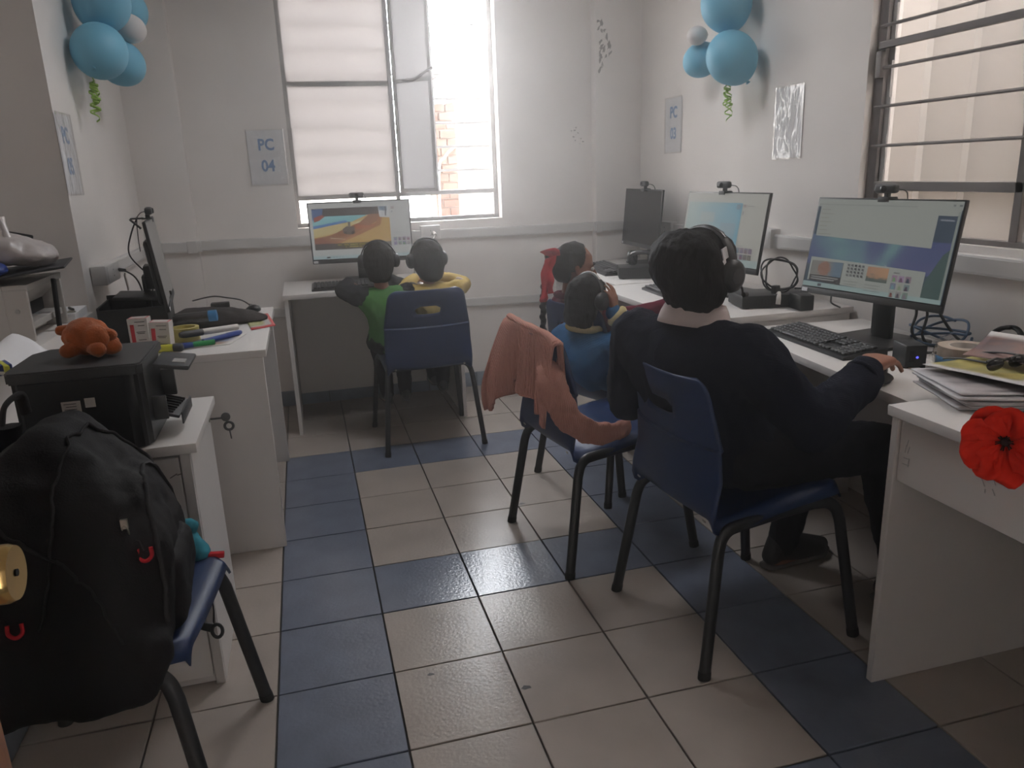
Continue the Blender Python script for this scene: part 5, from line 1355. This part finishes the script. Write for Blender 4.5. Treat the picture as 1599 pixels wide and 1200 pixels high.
def torso_prims(bm, J, k, o=0.0):
    """k: size factor (1 adult); o: clothing offset"""
    sR, sL = V(J['shR']), V(J['shL']); hR, hL = V(J['hipR']), V(J['hipL'])
    lat = (sR-sL).normalized(); hl = (hR-hL).normalized()
    pel = (hR+hL)/2; ch = V(J['chest']); nk = V(J['neck'])
    up = (ch-pel).normalized(); fw = up.cross(lat).normalized(); lat2 = fw.cross(up)
    B = (lat2, fw, up)
    up2 = V((0, 0, 1)); f2 = up2.cross(hl).normalized(); B2 = (hl, f2, up2)
    waist = pel*.52+ch*.48
    Wd = (sR-sL).length/2
    hull(bm, [(pel+up2*.01, (.165*k+o, .115*k+o, .10*k+o), B2), (waist, (.140*k+o, .105*k+o, .09*k+o), B)])
    hull(bm, [(waist, (.140*k+o, .105*k+o, .09*k+o), B), (ch, (Wd*.86+o, .112*k+o, .12*k+o), B)])
    hull(bm, [(ch, (Wd*.86+o, .112*k+o, .12*k+o), B), (sR-lat*.02*k-V((0, 0, .012*k)), .058*k+o), (sL+lat*.02*k-V((0, 0, .012*k)), .058*k+o), (nk-V((0, 0, .065*k)), .060*k+o*.5)])
    hull(bm, [(nk-V((0, 0, .050*k)), .058*k+o*.25), (sR-lat*.05*k, .045*k+o*.6), (sL+lat*.05*k, .045*k+o*.6)])
def arm_prims(bm, sh, el, wr, k, o=0.0, taper=1.0):
    hull(bm, [(sh, .054*k+o), (V(sh)*.5+V(el)*.5, .047*k+o), ]); hull(bm, [(V(sh)*.5+V(el)*.5, .047*k+o), (el, .040*k+o)])
    hull(bm, [(el, .040*k+o), (V(el)*.68+V(wr)*.32, .040*k+o)]); hull(bm, [(V(el)*.68+V(wr)*.32, .040*k+o), (wr, .026*k+o*taper)])
def leg_prims(bm, hip, kn, an, k, o=0.0):
    hip, kn, an = V(hip), V(kn), V(an)
    hull(bm, [(hip, .088*k+o), (hip*.5+kn*.5, .076*k+o)]); hull(bm, [(hip*.5+kn*.5, .076*k+o), (kn, .056*k+o)])
    hull(bm, [(kn, .056*k+o), (kn*.65+an*.35, .055*k+o)]); hull(bm, [(kn*.65+an*.35, .055*k+o), (an, .036*k+o)])
def foot_prims(bm, an, toe, k):
    an, toe = V(an), V(toe); d = (toe-an); d.z = 0; d.normalize(); s = V((-d.y, d.x, 0))
    hull(bm, [(an+V((0, 0, -.045*k))-d*.03*k, .032*k), (toe-d*.04*k+s*.022*k, .020*k), (toe-d*.05*k-s*.024*k, .020*k), (toe-d*.02*k, .018*k), (an, .034*k)])
def shoe(t, an, toe, k, m='shoe'):
    an, toe = V(an), V(toe); b = NB(); d = (toe-an); d.z = 0; d.normalize(); s = V((-d.y, d.x, 0)); g = an.z-.075*k
    an0 = V((an.x, an.y, 0)); 
    def P(a, l, z): return an0+d*a*k+s*l*k+V((0, 0, g+z*k))
    hull(b, [(P(-.045, 0, .04), .032*k), (P(.02, 0, .07), .038*k), (P(-.02, 0, .085), .036*k), (P(.14, .022, .03), .026*k), (P(.14, -.024, .03), .026*k), (P(.18, 0, .028), .024*k), (P(.08, 0, .058), .032*k)])
    b = remesh(b, .005, 2); cut(b, lambda c: True); ob = obj('shoe', b, m, t, world=True, smooth=80)
    q = NB(); hull(q, [(P(-.05, 0, .008), (.034*k, .034*k, .009*k)), (P(.14, .024, .008), (.027*k, .027*k, .009*k)), (P(.14, -.026, .008), (.027*k, .027*k, .009*k)), (P(.185, 0, .009), (.026*k, .026*k, .009*k))]); obj('sole', q, 'sole', ob, world=True, smooth=30)

def person(label, base, J, k, H, F, up=(0, 0, 1), top='navy', legs='trouser', hands=(), voxel=.0052, hair=None, shoes=True, shoe_m='shoe', sleeves=True, top_off=.012, hem_z=None, shoe_len=1.0, wr=.007, cuffs=None, cuff_m=None, sleeve_m=None):
    t = thing('person', label, 'person', base, 0)
    F, U, R = head_frame(F, up); hc = V(J['head'])
    b = NB(); torso_prims(b, J, k)
    hull(b, [(V(J['neck'])-V((0, 0, .04*k)), .056*k), (hc-U*.25*H-F*.04*H, .050*k)])
    add_head(b, hc, F, U, R, H)
    for s in 'RL':
        arm_prims(b, J['sh'+s], J['el'+s], J['wr'+s], k); leg_prims(b, J['hip'+s], J['kn'+s], J['an'+s], k); foot_prims(b, J['an'+s], J['toe'+s], k)
    for h in hands: add_hand(b, **h)
    b = remesh(b, voxel, 3); obj('body', b, 'skin', t, world=True, smooth=80)
    face_parts(t, hc, F, U, R, H)
    # clothes follow the body
    b = NB(); torso_prims(b, J, k, top_off)
    if sleeves:
        for s in 'RL': arm_prims(b, J['sh'+s], J['el'+s], J['wr'+s], k, top_off, .75)
    else:
        for s in 'RL': hull(b, [(J['sh'+s], .050*k+top_off)])
    b = remesh(b, voxel*1.15, 4); ripple(b, wr, 9, 3); ripple(b, wr*.6, 26, 5, (1, 1, .6))
    if hem_z is not None: cut(b, lambda c: c.z > hem_z)
    obj('sweater', b, top, t, world=True, smooth=80)
    if sleeve_m:
        b = NB()
        for s in 'RL': arm_prims(b, J['sh'+s], J['el'+s], J['wr'+s], k, top_off+.004, .75)
        b = remesh(b, voxel*1.15, 3); ripple(b, wr*.9, 20, 8); obj('sleeves', b, sleeve_m, t, world=True, smooth=80)
    b = NB()
    hl = (V(J['hipR'])-V(J['hipL'])).normalized(); f2 = V((0, 0, 1)).cross(hl)
    hull(b, [((V(J['hipR'])+V(J['hipL']))/2, (.165*k+.010, .120*k+.010, .10*k+.006), (hl, f2, V((0, 0, 1))))])
    for s in 'RL': leg_prims(b, J['hip'+s], J['kn'+s], J['an'+s], k, .012)
    b = remesh(b, voxel*1.3, 3); ripple(b, .005, 12, 7); ripple(b, .003, 34, 2); obj('trousers', b, legs, t, world=True, smooth=80)
    if shoes:
        for s in 'RL': shoe(t, J['an'+s], J['toe'+s], k*shoe_len, shoe_m)
    return t, hc, F, U, R
def ring_part(t, name, c, ax, r, tr, m, flat=.6, sx=1.0):
    c = V(c); ax = V(ax).normalized(); s, u = frame_at(c, ax); b = NB()
    tube(b, [c+s*math.cos(a)*r*sx+u*math.sin(a)*r for a in [2*PI*k/28 for k in range(28)]], tr, 10, True, flat=flat, up=ax); return obj(name, b, m, t, world=True, smooth=80)
def band_part(t, name, c, ax, r0, r1, h, m, n=36):
    c = V(c); ax = V(ax).normalized(); s, u = frame_at(c, ax); b = NB()
    grid(b, n, 4, lambda a, v: c + ax*(h*(v-.5)) + (s*math.cos(2*PI*a)+u*math.sin(2*PI*a))*(r0+(r1-r0)*v+.004*math.sin(PI*v)))
    return obj(name, b, m, t, world=True, smooth=80, solid=.006)
def hair_cap(t, c, F, U, R, H, thick=.05, low=-.22, front=.26, back_low=-.34, amp=.004, extra=(), seed=1, name='hair', voxel=.0045):
    """close-fitting hair: thick and low in units of head height; the face stays free"""
    c = V(c); B = (R, F, U); b = NB()
    hull(b, [(c+(F*-.03+U*.10)*H, ((.335+thick)*H, (.42+thick)*H, (.395+thick)*H), B)])
    hull(b, [(c+(F*-.10+U*.0)*H, ((.325+thick)*H, (.34+thick)*H, (.30+thick)*H), B), (c+(F*-.20+U*back_low*.7)*H, ((.22+thick)*H, (.18+thick*.5)*H, .14*H), B)])
    for e in extra: hull(b, e)
    b = remesh(b, voxel, 3)
    def keep(p):
        q = (p-c)/H; f, u, r = q.dot(F), q.dot(U), q.dot(R)
        lim = front - .10*max(0, (.30-u)) if u > .18 else front - .30*(.30-u)*.35 - .42*(.18-u)
        if f > lim: return False
        return u > (low if f > -.12 else back_low-.12)
    cut(b, keep); ripple(b, amp, 22, seed); ripple(b, amp*.6, 60, seed+2, (1, 1, .35))
    return obj(name, b, 'hair', t, world=True, smooth=80, solid=.004)

# --- the grown-up in navy on the nearest occupied chair
J = dict(neck=(1.168, -.288, .885), head=(1.196, -.272, 1.000), chest=(1.165, -.292, .742), shR=(1.224, -.458, .822), shL=(1.082, -.128, .818),
         elR=(1.352, -.555, .648), wrR=(1.545, -.502, .748), elL=(1.085, -.045, .605), wrL=(1.30, .03, .600),
         hipR=(1.268, -.405, .530), hipL=(1.225, -.215, .530), knR=(1.690, -.425, .505), knL=(1.640, -.170, .500), anR=(1.800, -.415, .075), anL=(1.600, -.125, .075), toeR=(1.97, -.42, .03), toeL=(1.775, -.09, .03))
pA, hc, F, U, R = person('person in a dark navy sweater with black headphones, hand on a mouse', (1.25, -.31, 0), J, 1.0, .222, (.93, .36, -.10), top='navy', legs='trouser', wr=.008, top_off=.028,
    hands=(dict(wrist=(1.568, -.490, .762), d=(.80, .58, -.02), n=(.1, .05, -1), side=1, s=1.16, curl=.30, spread=.20, curls=(.34, .38, .42, .50), thumb_in=.5), dict(wrist=(1.30, .03, .600), d=(.9, .25, .1), n=(0, .1, -1), side=-1, s=.95, curl=.6)), voxel=.0055)
hb = hc
ex = [[(hc+(F*-.30+U*.10)*.222, (.105, .075, .095), (R, F, U)), (hc+(F*-.20-R*.18+U*.16)*.222, (.085, .080, .085), (R, F, U)), (hc+(F*-.22+R*.12-U*.15)*.222, (.085, .07, .075), (R, F, U))]]
hair_cap(pA, hc, F, U, R, .222, thick=.075, amp=.006, extra=ex, seed=3)
band_part(pA, 'shirt_collar', (1.172, -.287, .900), (.16, .05, 1), .094, .074, .058, 'shirt')
b = NB(); grid(b, 16, 4, lambda u, v: V((1.176, -.286, .905)) + V((math.cos(PI*1.55+u*1.9)*(.066+.034*v), math.sin(PI*1.55+u*1.9)*(.066+.034*v), -.040*v-.006*u))); obj('collar_point', b, 'shirt', pA, world=True, solid=.004, smooth=80)
ring_part(pA, 'cuff', V(J['wrR'])+V((-.016, -.006, 0)), V((.181, .062, .087)), .036, .010, 'navy', .9)
headphones('black headphones worn by the navy-sweatered person', hc+U*.006, R, U-F*.05, .103, .044, 1, 1.16, .015)
b = NB()
for dz, w_ in ((.062, .030), (.034, .022)): box(b, hc+R*.096+U*dz-F*.035, (.004, .020, w_), Matrix.Rotation(-1.2, 4, 'Z') @ Matrix.Rotation(.35, 4, 'X'), .001)
obj('sticker', b, 'paper', [o for o in bpy.data.objects if o.get('label') == 'black headphones worn by the navy-sweatered person'][0], world=True, smooth=0)

# --- yellow-shirted child on the right half of the far chair
J = dict(neck=(.765, 1.600, .775), head=(.757, 1.625, .875), chest=(.785, 1.585, .655), shR=(.882, 1.590, .735), shL=(.672, 1.590, .728),
         elR=(.945, 1.705, .742), wrR=(.860, 1.87, .765), elL=(.640, 1.70, .730), wrL=(.720, 1.87, .765),
         hipR=(.845, 1.585, .510), hipL=(.735, 1.585, .510), knR=(.855, 1.83, .475), knL=(.770, 1.84, .475), anR=(.835, 1.86, .205), anL=(.800, 1.93, .225), toeR=(.85, 2.00, .16), toeL=(.805, 2.06, .18))
pC, hc, F, U, R = person('child in a yellow shirt with headphones on the far blue chair', (.78, 1.60, 0), J, .66, .205, (-.25, 1, -.05), top='yellow', legs='trouser', voxel=.0045, wr=.006,
    hands=(dict(wrist=J['wrR'], d=(-.5, .8, -.15), n=(0, 0, -1), side=1, s=.68, curl=.4), dict(wrist=J['wrL'], d=(.3, .9, -.15), n=(0, 0, -1), side=-1, s=.68, curl=.4)), shoe_m='shoe', top_off=.014)
hair_cap(pC, hc, F, U, R, .205, thick=.06, amp=.003, low=-.40, back_low=-.46, seed=5)
headphones('dark headphones worn by the child in yellow', hc+U*.010, R, U-F*.05, .090, .036, None, 1.16, .009)
b = NB(); hull(b, [((.905, 1.62, .776), .016), ((.925, 1.64, .770), .012)]); obj('collar', b, 'shirt', pC, world=True, smooth=80)

# --- green-vested child on the left half of the far chair
J = dict(neck=(.525, 1.585, .775), head=(.524, 1.615, .885), chest=(.540, 1.575, .660), shR=(.640, 1.580, .735), shL=(.432, 1.580, .732),
         elR=(.690, 1.72, .720), wrR=(.610, 1.87, .765), elL=(.352, 1.690, .752), wrL=(.385, 1.865, .768),
         hipR=(.610, 1.590, .510), hipL=(.500, 1.590, .510), knR=(.625, 1.83, .470), knL=(.505, 1.84, .470), anR=(.630, 1.86, .175), anL=(.535, 1.87, .165), toeR=(.645, 2.00, .12), toeL=(.52, 2.01, .11))
pB, hc, F, U, R = person('child in a green vest over dark sleeves leaning on the far desk', (.55, 1.60, 0), J, .66, .200, (.10, 1, -.05), top='green', legs='trouser', voxel=.0045, wr=.005, sleeves=False, sleeve_m='charcoal',
    hands=(dict(wrist=J['wrR'], d=(-.4, .8, -.15), n=(0, 0, -1), side=1, s=.66, curl=.4), dict(wrist=J['wrL'], d=(.15, .95, -.15), n=(0, 0, -1), side=-1, s=.66, curl=.4)), shoe_m='shoe_grey', top_off=.014)
hair_cap(pB, hc, F, U, R, .200, thick=.05, amp=.003, low=-.40, back_low=-.46, seed=6)
headphones('dark headphones worn by the child in the green vest', hc+U*.010, R, U-F*.05, .086, .034, None, 1.12, .009)

# --- girl in maroon with the red ribbon, far side of the hidden chair
J = dict(neck=(1.238, .915, .765), head=(1.262, .915, .888), chest=(1.262, .895, .650), shR=(1.290, .800, .722), shL=(1.235, 1.000, .722),
         elR=(1.345, .680, .700), wrR=(1.560, .630, .748), elL=(1.36, 1.04, .60), wrL=(1.46, .99, .60),
         hipR=(1.330, .860, .510), hipL=(1.305, .965, .510), knR=(1.58, .92, .48), knL=(1.57, 1.05, .48), anR=(1.60, .92, .12), anL=(1.59, 1.06, .12), toeR=(1.74, .93, .08), toeL=(1.73, 1.07, .08))
pD, hc, F, U, R = person('girl in maroon with a long braid and red hair ribbon, seen in profile', (1.31, .90, 0), J, .70, .205, (.93, -.10, -.08), top='maroon', legs='trouser', voxel=.0045, wr=.006,
    hands=(dict(wrist=J['wrR'], d=(.95, -.1, .05), n=(0, 0, -1), side=1, s=.7, curl=.35), dict(wrist=J['wrL'], d=(.95, 0, -.12), n=(0, 0, -1), side=-1, s=.7, curl=.35)), top_off=.015)
hair_cap(pD, hc, F, U, R, .205, thick=.035, amp=.0022, front=.16, low=-.06, back_low=-.24, seed=7)
ring_part(pD, 'rolled_collar', (1.238, .915, .775), (.1, 0, 1), .052, .015, 'maroon', .9)
b = NB(); bp0 = V((1.150, .905, .935)); bp1 = V((1.112, .885, .610)); random.seed(3)
for k in range(17):
    s = k/16; p = bp0.lerp(bp1, s)+V((-.012*math.sin(s*PI), 0, 0)); sd = .010 if k % 2 else -.010
    hull(b, [(p+V((sd*.6, sd, .010)), .0165-.004*s), (p+V((-sd*.3, -sd*.5, -.012)), .012-.003*s)])
b = remesh(b, .004, 1); ripple(b, .0015, 60, 2); obj('braid', b, 'hair', pD, world=True, smooth=80)
rb = NB()
def rib(pts, w_): 
    P = [p+V((-.008, -.022, 0)) for p in spline(pts, 8)]; n = len(P)
    W_ = [Matrix.Rotation(.55*math.sin(i*.35+len(pts)), 3, 'Z') @ (V((.90, -.38, .12))*w_*.5*(.85+.25*math.sin(i*.5))) for i in range(n)]; a = [rb.verts.new(p+w) for p, w in zip(P, W_)]; c = [rb.verts.new(p-w) for p, w in zip(P, W_)]
    for i in range(n-1): rb.faces.new((a[i], a[i+1], c[i+1], c[i]))
rib([(1.178, .905, .945), (1.160, .90, .975), (1.140, .895, .968), (1.152, .905, .942)], .055)
rib([(1.165, .90, .945), (1.135, .885, .925), (1.122, .88, .87), (1.118, .875, .80), (1.112, .875, .765)], .034)
rib([(1.165, .90, .945), (1.145, .88, .900), (1.138, .87, .85), (1.140, .86, .80)], .040)
obj('hair_ribbon', rb, 'red', pD, world=True, solid=.002, smooth=80, label='red hair ribbon tied at the braid')

# --- child in the bright blue sweater, near side of the hidden chair
J = dict(neck=(1.190, .590, .690), head=(1.196, .590, .800), chest=(1.195, .580, .570), shR=(1.240, .480, .640), shL=(1.135, .690, .640),
         elR=(1.345, .475, .690), wrR=(1.268, .500, .765), elL=(1.22, .80, .650), wrL=(1.23, .72, .770),
         hipR=(1.300, .545, .500), hipL=(1.270, .650, .500), knR=(1.53, .60, .47), knL=(1.51, .72, .47), anR=(1.55, .61, .16), anL=(1.53, .73, .16), toeR=(1.68, .63, .12), toeL=(1.66, .75, .12))
pE, hc, F, U, R = person('child in a bright blue sweater holding headphones to the ears', (1.25, .60, 0), J, .66, .190, (.88, .38, -.12), top='blue_knit', legs='trouser', voxel=.0045, wr=.008,
    hands=(dict(wrist=J['wrR'], d=(-.05, .10, 1), n=(-.6, .75, .1), side=-1, s=.72, curl=.42, spread=.16), dict(wrist=J['wrL'], d=(.0, -.3, 1), n=(.1, -1, .2), side=1, s=.70, curl=.4)), top_off=.022)
hair_cap(pE, hc, F, U, R, .190, thick=.055, amp=.004, low=-.34, back_low=-.52, front=.22, seed=9,
         extra=[[(hc+(F*-.18+U*-.25)*.19, (.072, .050, .07), (R, F, U)), (hc+(F*-.12+U*-.48)*.19, (.060, .036, .03), (R, F, U))]])
ring_part(pE, 'collar', (1.186, .592, .702), (.1, 0, 1), .060, .016, 'cream', .9)
ring_part(pE, 'cuff', V(J['wrR'])+V((.010, -.004, -.012)), V(J['wrR'])-V(J['elR']), .029, .016, 'cream', 1.0)
ring_part(pE, 'cuff', V(J['wrL'])+V((0, .01, -.012)), V(J['wrL'])-V(J['elL']), .026, .012, 'cream', 1.0)
headphones('headphones with a pale band edge held by the child in blue', hc+U*.008, R, U-F*.0, .084, .034, None, 1.20, .009, white_edge=True)
